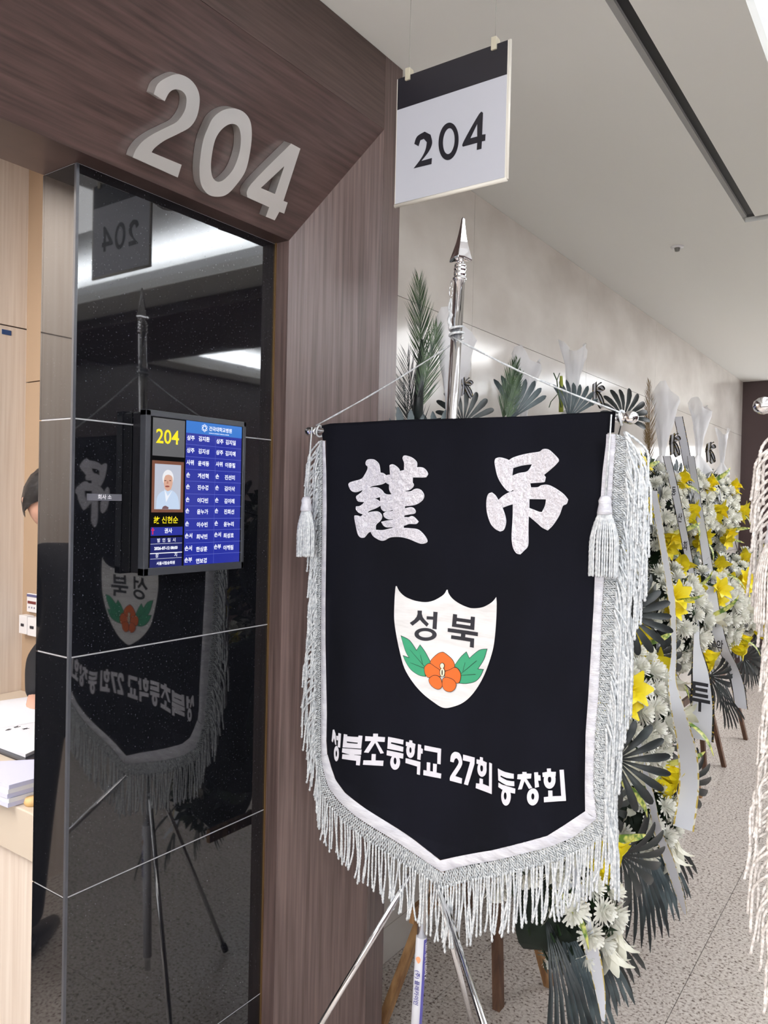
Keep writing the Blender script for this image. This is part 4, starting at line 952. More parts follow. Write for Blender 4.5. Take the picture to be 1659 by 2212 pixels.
def sheaf(seed):
    r_ = random.Random(seed); m = MB(); n = 18; rows = 9; H = 0.34; vs = []
    for j in range(rows):
        t = j/(rows-1)
        for i in range(n):
            a = 2*math.pi*i/n; rad = (0.022+0.075*t**1.2)*(1+0.22*math.sin(a*3+seed+t*1.5)+0.16*math.sin(a*5+t*7)+r_.uniform(-.10,.10))
            vs.append((math.cos(a)*rad*1.25, math.sin(a)*rad*0.65, H*t*(1+0.13*math.sin(a*2+seed)*t)))
    m.add(vs, [(j*n+i, j*n+(i+1) % n, (j+1)*n+(i+1) % n, (j+1)*n+i) for j in range(rows-1) for i in range(n)], True)
    vs = []
    for j in range(5):
        t = j/4
        for i in range(n):
            a = 2*math.pi*i/n; rad = (0.022+0.10*t)*(1+0.2*math.sin(a*4+seed))
            vs.append((math.cos(a)*rad*1.2, math.sin(a)*rad*0.7, -0.13*t*(1+.2*math.sin(a*3))))
    m.add(vs, [(j*n+i, j*n+(i+1) % n, (j+1)*n+(i+1) % n, (j+1)*n+i) for j in range(4) for i in range(n)], True)
    return mesh_of(m, 'tissue_wrap', tissue)
WRAP = [sheaf(1), sheaf(2.3), sheaf(4)]
rw = random.Random(11)
def clump(centres, name, parent, n):
    m = MB()
    for _ in range(n):
        c, ra, ro, rz_ = rw.choice(centres)
        a = rw.uniform(0, 2*math.pi); q = math.sqrt(rw.random()); al = math.cos(a)*q; be = math.sin(a)*q
        p_ = c+Vector((ro*math.sqrt(max(0, 1-q*q))-0.035+rw.uniform(-.01, .02), al*ra*1.08, be*rz_*1.08))
        d = Vector((0.5, al+rw.uniform(-.6, .6), be+rw.uniform(-.6, .6))).normalized(); s_ = d.cross(Vector((1, .2, .1))).normalized()*rw.uniform(.009, .016); l = rw.uniform(.03, .055)
        m.add([p_, p_+d*l*.5+s_, p_+d*l, p_+d*l*.5-s_], [(0, 1, 2, 3)])
    return m.build(name, leaf_g, parent, kind='stuff')
YC = [1.93, 2.53, 3.22, 3.93, 4.53, 5.20]
XBz = lambda z: -0.95-0.2*z
def dome(c, ra, ro, rz_, parent):
    m = MB(); rows, n = 7, 20; vs = []
    for j in range(rows):
        q = j/(rows-1)
        for i in range(n):
            a = 2*math.pi*i/n; vs.append(c+Vector((ro*math.sqrt(max(0, 1-q*q))-0.035, math.cos(a)*q*ra, math.sin(a)*q*rz_)))
    m.add(vs, [(j*n+i, j*n+(i+1) % n, (j+1)*n+(i+1) % n, (j+1)*n+i) for j in range(rows-1) for i in range(n)]+[tuple((rows-1)*n+i for i in range(n))], True)
    return m.build('foam_backing', principled('dark_foliage_base', srgb(24, 36, 26), 0.9), parent)
labs = ['flower wreath half hidden behind the black banner, tall palm frond on top',
        'flower wreath showing just right of the banner fringe, dark fan leaves on its side',
        'flower wreath whose wide white ribbon bears one black Korean syllable',
        'flower wreath with a dried golden palm frond standing on top',
        'flower wreath topped by white tissue and striped bow, second from the far end',
        'flower wreath farthest down the corridor, beside the dark column']
WR = []
for i, yc in enumerate(YC):
    t = thing('flower_wreath', labs[i], 'wreath', (-0.95, yc, 0), 'funeral wreaths on easels along the wall'); WR.append(t)
    em_ = easel_m if i in (0, 2, 3) else easel_d
    apex = Vector((XBz(1.72)+0.0, yc, 1.72))
    for s_ in (-1, 1):
        f = Vector((-0.95 if s_ > 0 else -1.03, yc+0.40*s_, 0.0)); a_ = apex+Vector((0, 0.03*s_, 0)); d_ = (a_-f)
        if i == 0 and s_ < 0: f = Vector((-1.25, 1.80, 0)); a_ = Vector((-1.07, 2.10, .82))
        m = MB(); w_ = 0.017; sx_, sy_ = Vector((w_*.7, 0, 0)), Vector((0, w_, 0))
        m.add([f-sx_-sy_, f+sx_-sy_, f+sx_+sy_, f-sx_+sy_, a_-sx_-sy_, a_+sx_-sy_, a_+sx_+sy_, a_-sx_+sy_], [(3, 2, 1, 0), (4, 5, 6, 7), (0, 1, 5, 4), (1, 2, 6, 5), (2, 3, 7, 6), (3, 0, 4, 7)]); m.build('easel_leg', em_, t)
    f = Vector((-1.385, yc+0.05, 0)); a_ = apex+Vector((-0.05, 0, -0.1)); sx_, sy_ = Vector((.011, 0, 0)), Vector((0, .015, 0))
    MB().add([f-sx_-sy_, f+sx_-sy_, f+sx_+sy_, f-sx_+sy_, a_-sx_-sy_, a_+sx_-sy_, a_+sx_+sy_, a_-sx_+sy_], [(3, 2, 1, 0), (4, 5, 6, 7), (0, 1, 5, 4), (1, 2, 6, 5), (2, 3, 7, 6), (3, 0, 4, 7)]).build('easel_leg', em_, t)
    for zc in (0.50, 1.05):
        hw = 0.40*(1-zc/1.72)+0.02
        MB().box((XBz(zc)+0.012, yc-hw, zc-.02), (XBz(zc)+0.026, yc+hw, zc+.02)).build('easel_rail', em_, t)
    dz = (0, .03, .27, .24, .24, .24)[i]; cU = Vector((XBz(1.33+dz)+0.10, yc, 1.33+dz*.7)); cL = Vector((XBz(0.78+dz)+0.20, yc, 0.80+dz)); cB = Vector((XBz(.48+dz)+.26, yc-.02, 0.50+dz+(.05 if dz > .1 else 0)))
    tiers = [(cU, 0.27, 0.17, 0.25, 56), (cL, 0.29, 0.24, 0.27 if i < 2 else .22, 78), (cB, 0.13, 0.16, 0.13, 16)][:3 if i < 2 else 2]
    for c, ra, ro, rz_, n in tiers: dome(c, ra, ro, rz_, t)
    MB().tube([cU+Vector((-.06, 0, 0)), cL+Vector((-.05, 0, 0)), cB+Vector((-.04, 0, 0))], 0.06, 10).build('foliage_stem', leaf_g, t)
    clump([(c, ra, ro, rz_) for c, ra, ro, rz_, n in tiers], 'foliage', t, 620)
    for c, ra, ro, rz_, n in tiers:
        for q_ in range(n):
            q = math.sqrt((q_+.5)/n)*1.0; a = q_*2.39996+i
            al, be = math.cos(a)*q, math.sin(a)*q; h = math.sqrt(max(0.0, 1-q*q))
            p_ = c+Vector((ro*h, al*ra*1.03, be*rz_*1.03))+Vector((rw.uniform(-.008, .008), rw.uniform(-.008, .008), rw.uniform(-.008, .008)))
            nn = Vector((h/ro+0.9, al/ra, be/rz_)).normalized()
            if rw.random() < 0.15: continue
            inst('chrysanthemum', CH[rw.randrange(3)], t, frame(p_, nn.orthogonal(), nn, rw.uniform(.82, 1.05)) @ Matrix.Rotation(rw.uniform(0, 6), 4, 'Z'))
    # yellow and cream lilies
    for (c, a_, b2, k_) in ((cU, .55, .1, 0), (cU, .2, .65, 0), (cU, -.5, -.4, 0), (cL, .78, .45, 0), (cL, .35, .85, 0), (cL, .75, -.55, 0), (cL, -.6, .5, 0), (cL, .15, -.5, 0), (cU, .7, -.7, 1), (cL, -.3, -.8, 1), (cL, .5, .05, 1)):
        ra, ro, rz_ = (.27, .17, .25) if c is cU else (.29, .24, tiers[1][3])
        h = math.sqrt(max(0, 1-a_*a_-b2*b2)); nn = Vector((h+.3, a_, b2)).normalized(); p_ = c+Vector((ro*h+.005, a_*ra, b2*rz_))
        inst('yellow_lily' if k_ == 0 else 'white_lily', LY if k_ == 0 else LW, t, frame(p_, nn.orthogonal(), nn, rw.uniform(.9, 1.1)) @ Matrix.Rotation(rw.uniform(0, 6), 4, 'Z'))
        if k_ == 0: inst('yellow_lily', LY, t, frame(p_+Vector((.0, -.035, -.045)), nn.orthogonal(), nn+Vector((0, -.5, -.4)), .85) @ Matrix.Rotation(rw.uniform(0, 6), 4, 'Z'))
        if rw.random() < .75:
            inst('strap_leaf', STRAP, t, frame(p_, Vector((.35, rw.uniform(-.3, .8), rw.uniform(-.9, .5))), Vector((1, -.3, .2)), rw.uniform(.8, 1.15)))
    for a_, s_ in (((0.04, 1), (0.11, .9)) if i < 2 else ()):       # lilies hanging at the foot
        inst('white_lily', LW, t, frame(cB+Vector((.13, a_, -.06-.05*abs(a_))), Vector((0, 1, 0)), Vector((.35, a_*3+.25, -0.8)), s_))
    # dark fan leaves at the sides
    for (dy_, z_, o_, py_, pz_) in ((.33, 1.17, .24, .8, -.45), (.32, 1.00, .28, .5, -.8), (.34, .66+dz, .26, .9, -.25), (.27, .56+dz, .32, .6, -.75), (-.3, 1.1, .25, -.8, -.3), (-.32, .85, .25, -.8, -.2), (.30, 1.55, .12, .9, .3), (-.28, 1.5, .12, -.9, .3)):
        inst('fan_leaf', FAN_B[rw.randrange(2)], t, frame(Vector((XBz(z_)+o_+.06, yc+dy_*.85, z_)), Vector((.25, py_, pz_)), Vector((.75, -.65, .1)), rw.uniform(.95, 1.15)))
    # long hanging leaves under the foot, leaning outwards
    for (dy_, k_, me_) in ((-.04, -.10, PALM_S), (.03, .15, PALM_S), (.07, .42, BLADE), (-.1, -.35, BLADE))[(0 if i < 2 else 2):]:
        inst('hanging_leaf', me_, t, frame(cB+Vector((.03, dy_, .02)), Vector((.34, k_, -1)), Vector((.8, -.6, .3)), 0.82 if i < 2 else .55))
    for (dy_, k_) in ((.02, .0), (.22, .8)):
        inst('hanging_leaf', BLADE, t, frame(Vector((cL.x+.02, yc+dy_, 1.06+dz*.5)), Vector((.25, k_, -.9)), Vector((.8, -.6, .3)), 0.8))
    # backing fan leaves round the top
    for (dy_, z_, py_, pz_) in ((-.14, 1.60, -.5, 1), (.02, 1.62, .05, 1), (.16, 1.58, .55, 1)):
        inst('fan_leaf', FAN_S, t, frame(Vector((XBz(z_)+.06, yc+dy_, z_)), Vector((-.1, py_, pz_)), Vector((.8, -.6, 0)), 1.15))
# what stands on top of each wreath, at its own place
def T(x, y, X=-1.27): return P(x, y, 'X', X)
def up_leaf(i, me, name, b_, tip_, X=-1.27, nrm=(.7, -.7, 0), s0=None, **kw):
    a_, c_ = T(*b_, X), T(*tip_, X); L_ = (c_-a_).length
    ln = s0 or 0.62
    return inst(name, me, WR[i], frame(a_, c_-a_, nrm, L_/ln), **kw)
up_leaf(0, PALM_G, 'palm_leaf', (915, 830), (897, 592), s0=.66)
up_leaf(0, PALM_G, 'palm_leaf', (905, 900), (940, 690), -1.22, s0=.66)
up_leaf(0, PALM_D, 'palm_leaf', (905, 960), (865, 780), -1.25, s0=.36)
up_leaf(0, PALM_D, 'palm_leaf', (905, 1000), (858, 850), -1.2, s0=.36)
up_leaf(1, PALM_T, 'palm_leaf', (1083, 925), (1108, 762), -1.18, s0=.40); up_leaf(1, PALM_T, 'palm_leaf', (1092, 925), (1118, 790), -1.16, s0=.40)
up_leaf(3, PALM_GOLD, 'dried_palm_leaf', (1403, 985), (1400, 828), -1.24, s0=.5, label='dried golden palm leaf')
up_leaf(3, PALM_GOLD, 'dried_palm_leaf', (1403, 1040), (1396, 905), -1.20, s0=.5, label='dried golden palm leaf')
m = MB(); m.tube([T(902, 905, -1.22), T(908, 800, -1.24), T(912, 735, -1.26)], [.016, .013, .005], 8); m.build('dark_sheath', leaf_b, WR[0])
for i, (x, y), X, me in ((1, (1105, 905), -1.24, FAN_S), (2, (1228, 905), -1.24, FAN_S), (3, (1345, 905), -1.2, FAN_B[0]), (0, (1000, 915), -1.22, FAN_B[1])):
    inst('fan_leaf', me, WR[i], frame(T(x, y, X), Vector((0.05, .35, 1)), Vector((.7, -.7, 0)), 1.0 if i else .8))
m = MB(); m.tube([T(1212, 890), T(1213, 840), T(1212, 812)], [.010, .009, .006], 6); m.build('cut_stalk', lime, WR[2])
m = MB()
m.tube([T(1212, 880, -1.25), T(1206, 850, -1.25), T(1203, 822, -1.25), T(1196, 806, -1.25)], .0025, 5); m.tube([T(1206, 850, -1.25), T(1190, 868, -1.25), T(1186, 880, -1.25)], .002, 5); m.tube([T(1203, 822, -1.25), T(1209, 806, -1.25)], .002, 5)
m.build('thin_twig', leaf_p, WR[2], kind='stuff')
bow_m = [ribbon_w, ribbon_b]
def bow(p_, s_, i):
    m = MB()
    for k_, (dx, dz, ph) in enumerate(((-.05, .03, 0), (.05, .035, 1), (-.045, -.04, 2), (.05, -.045, .5), (0.01, .06, 1.7))):
        c = [Vector((0, 0, 0))]
        pts = [p_+Vector((.0, dx*s_*math.sin(t)*1.1, dz*s_*math.sin(t)+.018*s_*math.sin(2*t+ph)))+Vector((0.02*math.sin(t)*s_, 0, 0)) for t in [q*math.pi/10 for q in range(11)]]
        for (w0, w1, mi) in ((-.016, -.007, 1), (-.007, .007, 0), (.007, .016, 1)):
            vs = []
            for q in pts: vs += [q+Vector((w0*s_*.8, w0*s_*-.5, w0*s_*.3)), q+Vector((w1*s_*.8, w1*s_*-.5, w1*s_*.3))]
            m.add(vs, [(j*2, j*2+1, j*2+3, j*2+2) for j in range(len(pts)-1)], True, mi)
    return m.build('striped_bow', bow_m, WR[i], label='black and white patterned bow')
for i, (x, y), X, s_, tilt in ((0, (972, 900), -1.22, .82, .1), (1, (1130, 905), -1.27, .7, .2), (2, (1235, 880), -1.27, .75, 0.1), (3, (1430, 985), -1.22, .9, 0.05), (4, (1508, 985), -1.15, .9, .15), (5, (1560, 1000), -1.1, .6, 0)):
    inst('tissue_wrap', WRAP[i % 3], WR[i], frame(T(x, y, X), Vector((.9, .1, 0)), Vector((0, tilt, 1)), s_*(1.0 if i != 3 else 1.15)))
for i, (x, y), X, s_ in ((0, (1003, 835), -1.2, .55), (2, (1284, 850), -1.25, 1.0), (3, (1450, 958), -1.12, 1.1), (4, (1528, 975), -1.05, 1.1)):
    bow(T(x, y, X), s_, i)
inst('fan_leaf', FAN_B[0], WR[1], frame(T(1355, 1330, -.72), Vector((.75, .3, -.25)), Vector((.55, -.8, .1)), .85))
inst('fan_leaf', FAN_B[1], WR[0], frame(T(1332, 1640, -.60), Vector((.75, .3, -.3)), Vector((.55, -.8, .1)), .85))
inst('hanging_leaf', BLADE, WR[2], frame(T(1545, 1470, -.68), Vector((.3, .4, -1)), Vector((.55, -.8, .1)), .5))
# long ribbons: rows of (x, y, half-width px, plane X)
def ribbon(i, rows, edge, label=None, glyph=None, wf=0.16):
    cs = [(P(x, y, 'X', X), hw) for x, y, hw, X in rows]
    path = []
    for k_ in range(len(cs)-1):
        for q in range(5):
            t = q/5; p0_, p3 = cs[max(0, k_-1)], cs[min(len(cs)-1, k_+2)]; p1, p2 = cs[k_], cs[k_+1]
            cr_ = lambda a, b2, c, d: 0.5*(2*b2+(c-a)*t+(2*a-5*b2+4*c-d)*t*t+(-a+3*b2-3*c+d)*t**3)
            path.append((cr_(p0_[0], p1[0], p2[0], p3[0]), p1[1]+(p2[1]-p1[1])*t))
    path.append(cs[-1]); m = MB(); edges = MB()
    def row(c, hw, lo, hi):
        dep = (c-CO).dot(fw); w_ = hw*dep/FPX; sdir = Vector((1, -.15, 0)).normalized()
        return [c+sdir*w_*lo, c+sdir*w_*hi]
    for (lo, hi, tgt) in ((-1, -1+wf, edges), (-1+wf, 1-wf, m), (1-wf, 1, edges)):
        vs = []
        for c, hw in path: vs += row(c, hw, lo, hi)
        tgt.add(vs, [(j*2, j*2+1, j*2+3, j*2+2) for j in range(len(path)-1)], True)
    o_ = m.build('ribbon', ribbon_w, WR[i], label=label); edges.build('ribbon_edge', edge, o_)
    return o_
ra_ = ribbon(0, [(1225,1800,10,-.74),(1240,1900,18,-.70),(1262,1990,20,-.66),(1282,2070,20,-.64),(1296,2140,13,-.62),(1303,2205,4,-.60)], ribbon_g)
ribbon(1, [(1362,1500,5,-.74),(1378,1600,7,-.70),(1404,1710,8,-.66),(1420,1790,10,-.64),(1442,1850,14,-.62),(1466,1925,11,-.60),(1480,1975,4,-.6)], ribbon_g)
ribbon(1, [(1412,1060,8,-.88),(1432,1180,8,-.82),(1450,1290,8,-.74),(1456,1400,5,-.70),(1452,1470,9,-.66),(1466,1540,17,-.62),(1484,1620,22,-.60),(1488,1700,22,-.59),(1476,1790,23,-.59)], ribbon_g, 'broad plain white ribbon with gold edges')
r3 = ribbon(2, [(1440,985,9,-1.06),(1462,1080,9,-.96),(1488,1210,9,-.86),(1504,1320,5,-.76),(1505,1390,8,-.68),(1513,1450,20,-.62),(1517,1520,26,-.60),(1514,1598,27,-.60)], ribbon_b, 'white ribbon with black patterned edges and one Korean syllable', wf=.17)
r4 = ribbon(3, [(1492,985,8,-1.05),(1508,1090,8,-1.0),(1530,1230,11,-.84),(1545,1340,15,-.72),(1562,1400,13,-.68),(1582,1440,12,-.66),(1594,1480,14,-.64),(1601,1530,14,-.62)], ribbon_b, wf=.12)
ribbon(4, [(1465,900,10,-1.2),(1485,1000,10,-1.12),(1500,1090,8,-1.08),(1520,1180,8,-1.02)], ribbon_b)
def rtext(s_, x, y, X, size, par, sx=1.0, lean=0.0):
    p_ = P(x, y, 'X', X)+Vector((0, -0.012, 0)); nn = Vector((-.15, -1, 0))
    text(s_, p_, nn, Vector((lean, 0, 1)), size, ink, par, align='CENTER', bold=size*.02, sx=sx)
rtext('투', 1514, 1508, -.60, 0.108, r3, .72); 
for s_, x, y, X in (('이', 1543, 1343, -.72), ('악', 1556, 1396, -.68), ('연', 1532, 1262, -.81)): rtext(s_, x, y, X, 0.05, r4, .6)
for s_, x, y, X in (('산', 1470, 1120, -.92), ('회', 1482, 1180, -.88), ('동', 1457, 1062, -.97)): rtext(s_, x, y, X, 0.045, r3, .5)

b1, b2 = P(1543, 1063, 'X', XW), P(1560, 1080, 'X', XW)
bs_ = thing('wall_sign', 'small blue sign on the cream wall near the dark column', 'sign', b1)
box('sign_plate', (XW+.001, b1.y, b2.z), (XW+.012, b2.y, b1.z), blue_sticker, bs_)
box('pale_emblem', (XW+.0121, b1.y+(b2.y-b1.y)*.35, b2.z+.02), (XW+.013, b1.y+(b2.y-b1.y)*.65, b1.z-.02), principled('emblem_pale_blue', srgb(120, 170, 215), .4), bs_)
# ================================================================== RECEPTION COUNTER AND WHAT LIES ON IT
HT = 0.78
pf = P(35, 1743, 'Z', HT); YF0 = pf.y
ct = thing('reception_counter', 'cream laminate reception counter inside the doorway', 'counter', (-2.2, (YF0+YV)/2, 0))
XR = -1.70
zs1 = P(35, 1846, 'Y', YF0).z
bbox('worktop', (XV+0.002, YF0, zs1), (XR, YV-0.002, HT), counter_m, ct, 0.003)
box('front_panel', (XV+0.002, YF0+0.012, 0.03), (XR-0.02, YF0+0.03, zs1-0.004), veneer, ct)
box('body', (XV+0.004, YF0+0.03, 0.0), (XR-0.025, YV-0.004, zs1-0.004), veneer, ct)
def on_top(x, y, z=HT): return P(x, y, 'Z', z)
# guest book
gb = thing('guest_book', 'open guest book with blank pages and black cover', 'book', on_top(20, 1590))
a_ = on_top(-60, 1565); 
def slab(pts, z0, z1, mat, name, par, **kw):
    m = MB(); n = len(pts); m.add([Vector((p_.x, p_.y, z0)) for p_ in pts]+[Vector((p_.x, p_.y, z1)) for p_ in pts], [tuple(range(n))[::-1], tuple(range(n, 2*n))]+[(i, (i+1) % n, (i+1) % n+n, i+n) for i in range(n)])
    return m.build(name, mat, par, **kw)
Lp = lambda *q: [on_top(x, y) for x, y in q]
slab(Lp((-60, 1605), (58, 1652), (100, 1630), (100, 1545), (-60, 1560)), HT+.0005, HT+.004, sign_b, 'cover', gb)
pg = Lp((-58, 1598), (55, 1640), (98, 1620), (98, 1560), (-58, 1576))
slab(pg, HT+.0045, HT+.014, paper, 'page_block', gb)
m = MB(); q0, q1 = on_top(-60, 1582, HT+.0145), on_top(100, 1556, HT+.0145); d_ = (q1-q0)
up_ = on_top(0, 1525, HT)-on_top(0, 1572, HT); vs = []
for i in range(9):
    t = i/8
    for j in range(2): vs.append((q0 if j == 0 else q1)+up_*t*1.25+Vector((0, 0, 0.035*math.sin(math.pi*min(1, t*1.05)))))
m.add(vs, [(i*2, i*2+1, i*2+3, i*2+2) for i in range(8)], True); m.build('turned_page', paper, gb)
for k_, (x, y) in enumerate(((18, 1576), (36, 1570), (55, 1574))):
    q = on_top(x, y, HT+.0148); m = MB()
    m.tube([q+Vector((0.006*math.sin(j*1.3+k_), 0.010*math.cos(j*1.9), 0)) for j in range(7)], 0.0006, 4); m.build('pen_stroke', ink, gb)
pn = thing('ballpoint_pen', 'black and blue ballpoint pen on the counter', 'pen', on_top(45, 1664))
p0_, p1_ = on_top(14, 1672, HT+.007), on_top(90, 1650, HT+.007)
MB().tube([p0_, p0_.lerp(p1_, .45)], [.003, .0055], 10).build('pen_barrel', sign_b, pn); MB().tube([p0_.lerp(p1_, .45), p1_], .0055, 10).build('pen_cap', principled('pen_blue', srgb(140, 160, 215), .3), pn)
ps = thing('paper_stack', 'thick stack of white paper slips at the counter edge', 'paper stack', on_top(20, 1700))
for k_ in range(5):
    j_ = 2*math.sin(k_*2.1)
    slab([on_top(x+j_, y) for x, y in ((-60, 1716), (17, 1746), (98, 1722), (98, 1684), (-40, 1692))], HT+.001+.011*k_, HT+.0115+.011*k_, paper if k_ % 2 else paper_b, 'paper_bundle', ps)
wb = thing('wooden_block', 'small yellow wooden block beside the paper stack', 'block', on_top(72, 1738))
q = on_top(71, 1737); m = MB(); m.lathe([(.001, 0), (.018, 0), (.021, .006), (.018, .016), (.001, .018)], q, (0, 0, 1), 16); m.build('block', principled('light_wood', srgb(214, 176, 120), .5), wb)
# switches and thermostat on the beige wall
def wallbox(name, label, cat, x0_, y0_, x1_, y1_, dep, grp=None):
    a_, b2 = P(x0_, y0_, 'Y', YV-dep), P(x1_, y1_, 'Y', YV-dep)
    t = thing(name, label, cat, (a_.x, YV, (a_.z+b2.z)/2), grp)
    bbox('case', (a_.x, YV-dep, b2.z), (b2.x, YV-0.0005, a_.z), plastic_w, t, .002)
    return t, a_, b2
t, a_, b2 = wallbox('room_controller', 'white wall controller with red display and three buttons', 'controller', 58, 1281, 80, 1325, .012)
box('display', (a_.x+.008, YV-.0135, a_.z-.038), (b2.x-.008, YV-.0121, a_.z-.028), principled('dark_red_display', srgb(110, 40, 40), .3), t)
box('title_strip', (a_.x+.002, YV-.0135, a_.z-.012), (b2.x-.002, YV-.0121, a_.z-.003), principled('grey_print', srgb(90, 90, 130), .5), t)
for k_ in range(3):
    MB().lathe([(.001, 0), (.0035, 0), (.003, .002), (.001, .002)], Vector((a_.x+(b2.x-a_.x)*(.25+.25*k_), YV-.012, b2.z+.018)), (0, -1, 0), 12).build('button', principled('button_grey', srgb(120, 120, 140), .4), t)
for (x0_, x1_, y0_, y1_, lab) in ((41, 57, 1328, 1371, 'white wall outlet box, left of a pair under the controller'), (59, 80, 1333, 1377, 'white wall outlet box, right of a pair under the controller')):
    t, a_, b2 = wallbox('wall_outlet', lab, 'outlet', x0_, y0_, x1_, y1_, .03, 'white boxes on the beige wall')
    w_ = b2.x-a_.x
    box('socket', (a_.x+w_*.3, YV-.032, (a_.z+b2.z)/2-.006), (a_.x+w_*.65, YV-.0301, (a_.z+b2.z)/2+.004), ink, t)
st_ = P(14, 718, 'X', XV)
sk = bbox('blue_sticker', (XV, st_.y-.018, st_.z-.009), (XV+.002, st_.y+.018, st_.z+.009), blue_sticker, None, .0005, label='small blue sticker on the pale veneer wall', cat='sticker')

# ================================================================== PERSON BEHIND THE COUNTER
def person(name, label, base, head, lean, arm_l, arm_r, yaw_dir, face_dir, feet):
    root = thing(name, label, 'person', (base.x, base.y, 0))
    bm = bmesh.new(); sk_l = bm.verts.layers.skin.verify()
    def V_(p_, r_): v = bm.verts.new(p_); v[sk_l].radius = (r_, r_); return v
    fd = Vector(yaw_dir).normalized(); sd2 = Vector((-fd.y, fd.x, 0))
    hip = base+Vector((0, 0, .90)); pel = V_(hip, .135); pel[sk_l].use_root = True
    ch_ = hip+lean*.55+Vector((0, 0, .28)); nk = hip+lean+Vector((0, 0, .50))
    waist = V_(hip.lerp(ch_, .5), .125); chest = V_(ch_, .145); up2 = V_(ch_.lerp(nk, .75), .12)
    bm.edges.new((pel, waist)); bm.edges.new((waist, chest)); bm.edges.new((chest, up2))
    for s_, arm in ((1, arm_l), (-1, arm_r)):
        sh_ = V_(ch_.lerp(nk, .75)+sd2*.17*s_, .066); bm.edges.new((up2, sh_)); pv = sh_
        for q, r_ in zip(arm, (.048, .036)): e_ = V_(q, r_); bm.edges.new((pv, e_)); pv = e_
    for s_ in (1, -1):
        h_ = V_(hip+sd2*.09*s_+Vector((0, 0, -.07)), .092); k2 = V_(base+sd2*.11*s_+fd*.02+Vector((0, 0, .48)), .062); an = V_(base+sd2*.12*s_+Vector((0, 0, .09)), .045)
        bm.edges.new((pel, h_)); bm.edges.new((h_, k2)); bm.edges.new((k2, an))
    def skin_build(bm_, nm, mat, par, lv=2):
        me = bpy.data.meshes.new(nm); bm_.to_mesh(me); bm_.free(); o = bpy.data.objects.new('t', me); COL.objects.link(o)
        o.modifiers.new('s', 'SKIN').use_smooth_shade = True; s2 = o.modifiers.new('d', 'SUBSURF'); s2.levels = lv; s2.render_levels = lv
        dg_ = bpy.context.evaluated_depsgraph_get(); me2 = bpy.data.meshes.new_from_object(o.evaluated_get(dg_)); bpy.data.objects.remove(o)
        off = world_off(par)
        for v in me2.vertices: v.co -= off
        me2.materials.clear(); me2.materials.append(mat); me2.polygons.foreach_set('use_smooth', [True]*len(me2.polygons))
        o = bpy.data.objects.new(nm, me2); COL.objects.link(o); o.parent = par; return o
    skin_build(bm, 'suit', suit, root)
    # head, neck
    f3 = Vector(face_dir).normalized(); sx3 = f3.cross(Vector((0, 0, 1))).normalized(); u3 = sx3.cross(f3)
    hm = Matrix((sx3, f3, u3)).transposed()
    m = MB(); rows, n = 18, 24; vs = []
    for j in range(rows+1):
        ph = math.pi*j/rows
        for i2 in range(n):
            th = 2*math.pi*i2/n; x = math.sin(ph)*math.sin(th); y = math.sin(ph)*math.cos(th); z = math.cos(ph)
            jaw = 1-.30*max(0, -z)**1.2
            v = Vector((x*.075*jaw, y*.095*(jaw if y > 0 else .95), z*.115))
            if y > 0.8 and abs(x) < .35: v.y += .004
            if y > .85 and abs(x) < .18 and -.35 < z < .05: v.y += .02*(1-abs(x)/.18)*(1-abs(z+.15)/.25 if abs(z+.15) < .25 else 0)
            vs.append(head+hm @ v)
    m.add(vs, [(j*n+i2, (j+1)*n+i2, (j+1)*n+(i2+1) % n, j*n+(i2+1) % n) for j in range(rows) for i2 in range(n)], True)
    for s_ in (-1, 1):
        c = head+hm @ Vector((s_*.074, -.005, -.01)); m.lathe([(.001, -.008), (.014, -.006), (.018, 0), (.014, .006), (.001, .008)], c, hm @ Vector((s_, .3, 0)), 12)
    m.tube([nk-Vector((0, 0, .02)), head-u3*.09-f3*.02], [.058, .05], 14)
    hd = m.build('head', skin, root)
    for s_ in (-1, 1): MB().lathe([(.001, -.004), (.010, 0), (.001, .004)], head+hm @ Vector((s_*.03, .088, .005)), hm @ Vector((0, 1, 0)), 12).build('eye', ink, hd)
    MB().lathe([(.001, -.003), (.018, 0), (.001, .003)], head+hm @ Vector((0, .083, -.055)), hm @ Vector((0, 1, 0)), 12).build('mouth', principled('lips', srgb(170, 90, 84), .5), hd)
    # hair: shell over the skull
    m = MB(); vs = []; rows, n = 12, 30
    for j in range(rows+1):
        for i2 in range(n):
            th = 2*math.pi*i2/n; fr_ = math.cos(th); lim = R(128) if fr_ < .1 else R(128-62*min(1, (fr_-.1)/.5))
            ph = lim*j/rows; k_ = 1.09+.03*math.sin(th*9+ph*5)
            vs.append(head+hm @ Vector((math.sin(ph)*math.sin(th)*.078*k_, math.sin(ph)*fr_*.098*k_, math.cos(ph)*.118*k_)))
    m.add(vs, [(j*n+i2, (j+1)*n+i2, (j+1)*n+(i2+1) % n, j*n+(i2+1) % n) for j in range(rows) for i2 in range(n)], True); m.build('hair', hair_m, root)
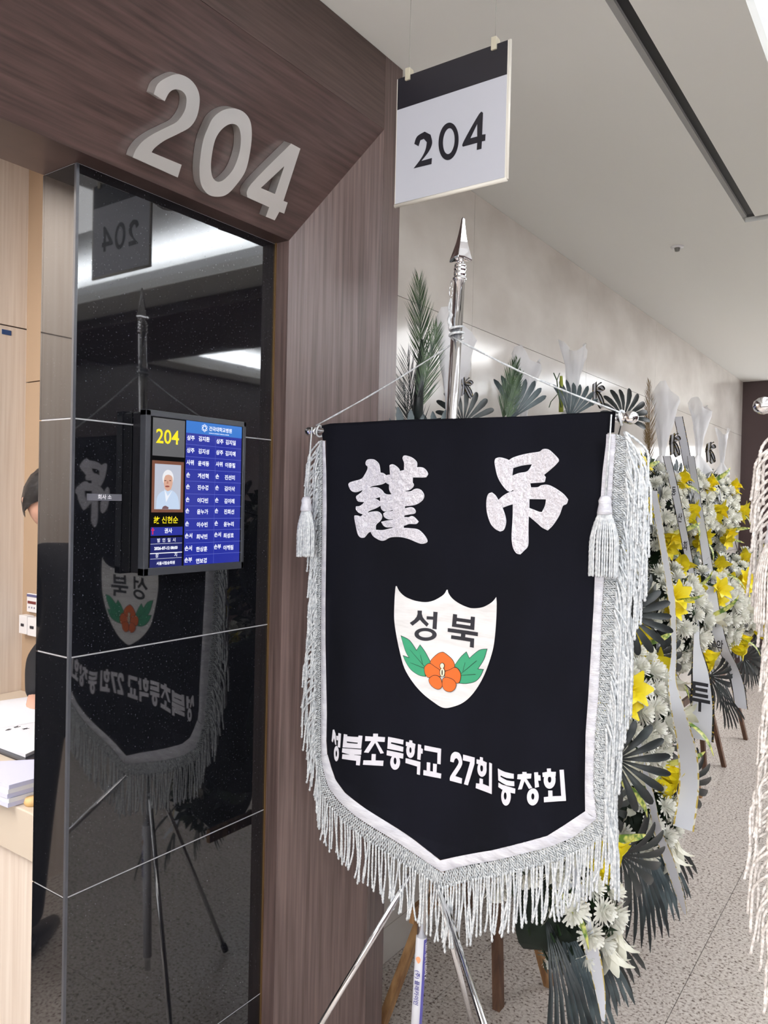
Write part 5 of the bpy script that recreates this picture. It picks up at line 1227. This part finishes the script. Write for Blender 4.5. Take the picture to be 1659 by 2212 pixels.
    # hands
    for arm in (arm_l, arm_r):
        d_ = (arm[1]-arm[0]).normalized(); w0 = arm[1]; s3 = d_.cross(Vector((0, 0, 1))).normalized()
        d2 = (d_+Vector((0, 0, -.1))).normalized(); m = MB()
        m.tube([w0-d_*.03, w0+d2*.02, w0+d2*.05, w0+d2*.085], [.024, .030, .034, .026], 12, True, 0, .5)
        for k_, (o_, l_) in enumerate(((-.024, .055), (-.008, .066), (.008, .062), (.023, .048))):
            b0 = w0+d2*.075+s3*o_; m.tube([b0, b0+d2*l_*.5+Vector((0, 0, .004)), b0+d2*l_+Vector((0, 0, -.010))], [.009, .008, .006], 8)
        b0 = w0+d2*.03-s3*.028; m.tube([b0, b0+d2*.03-s3*.018, b0+d2*.055-s3*.022+Vector((0, 0, -.006))], [.011, .009, .007], 8)
        m.build('hand', skin, root)
    for s_ in (1, -1):
        c = base+sd2*.12*s_; m = MB()
        m.tube([c-fd*.07+Vector((0, 0, .035)), c+Vector((0, 0, .042)), c+fd*.09+Vector((0, 0, .034)), c+fd*.17+Vector((0, 0, .025))], [.034, .041, .036, .024], 12); m.build('shoe', sign_b, root)
    return root
hp = P(106, 1080, 'Y', YV-.10)
bs = Vector((-2.02, YV+.28, 0)); ln_ = Vector((hp.x-bs.x+.06, -.14, 0))
person('person', 'person in a black suit with dark hair, bowed behind the reception counter', bs, Vector((hp.x, hp.y+.0, hp.z)), ln_*.9,
       [P(82, 1425, 'Y', YV-.08), P(78, 1508, 'Y', YV-.16)], [Vector((-1.95, YV+.02, 1.05)), Vector((-2.1, YV-.15, .84))], (-.6, -1, 0), (.8, -.25, -.75), 0)
bs2 = Vector((-2.30, 0.33, 0))
person('person', 'person in a black suit seen only as a reflection in the pier side', bs2, bs2+Vector((-.34, -.44, 1.34)), Vector((-.20, -.24, -.04)),
       [bs2+Vector((.10, -.35, 1.1)), bs2+Vector((-.05, -.5, .95))], [bs2+Vector((-.42, -.12, 1.1)), bs2+Vector((-.40, -.35, .95))], (-.5, -.85, 0), (-.5, -.6, -.8), 0)
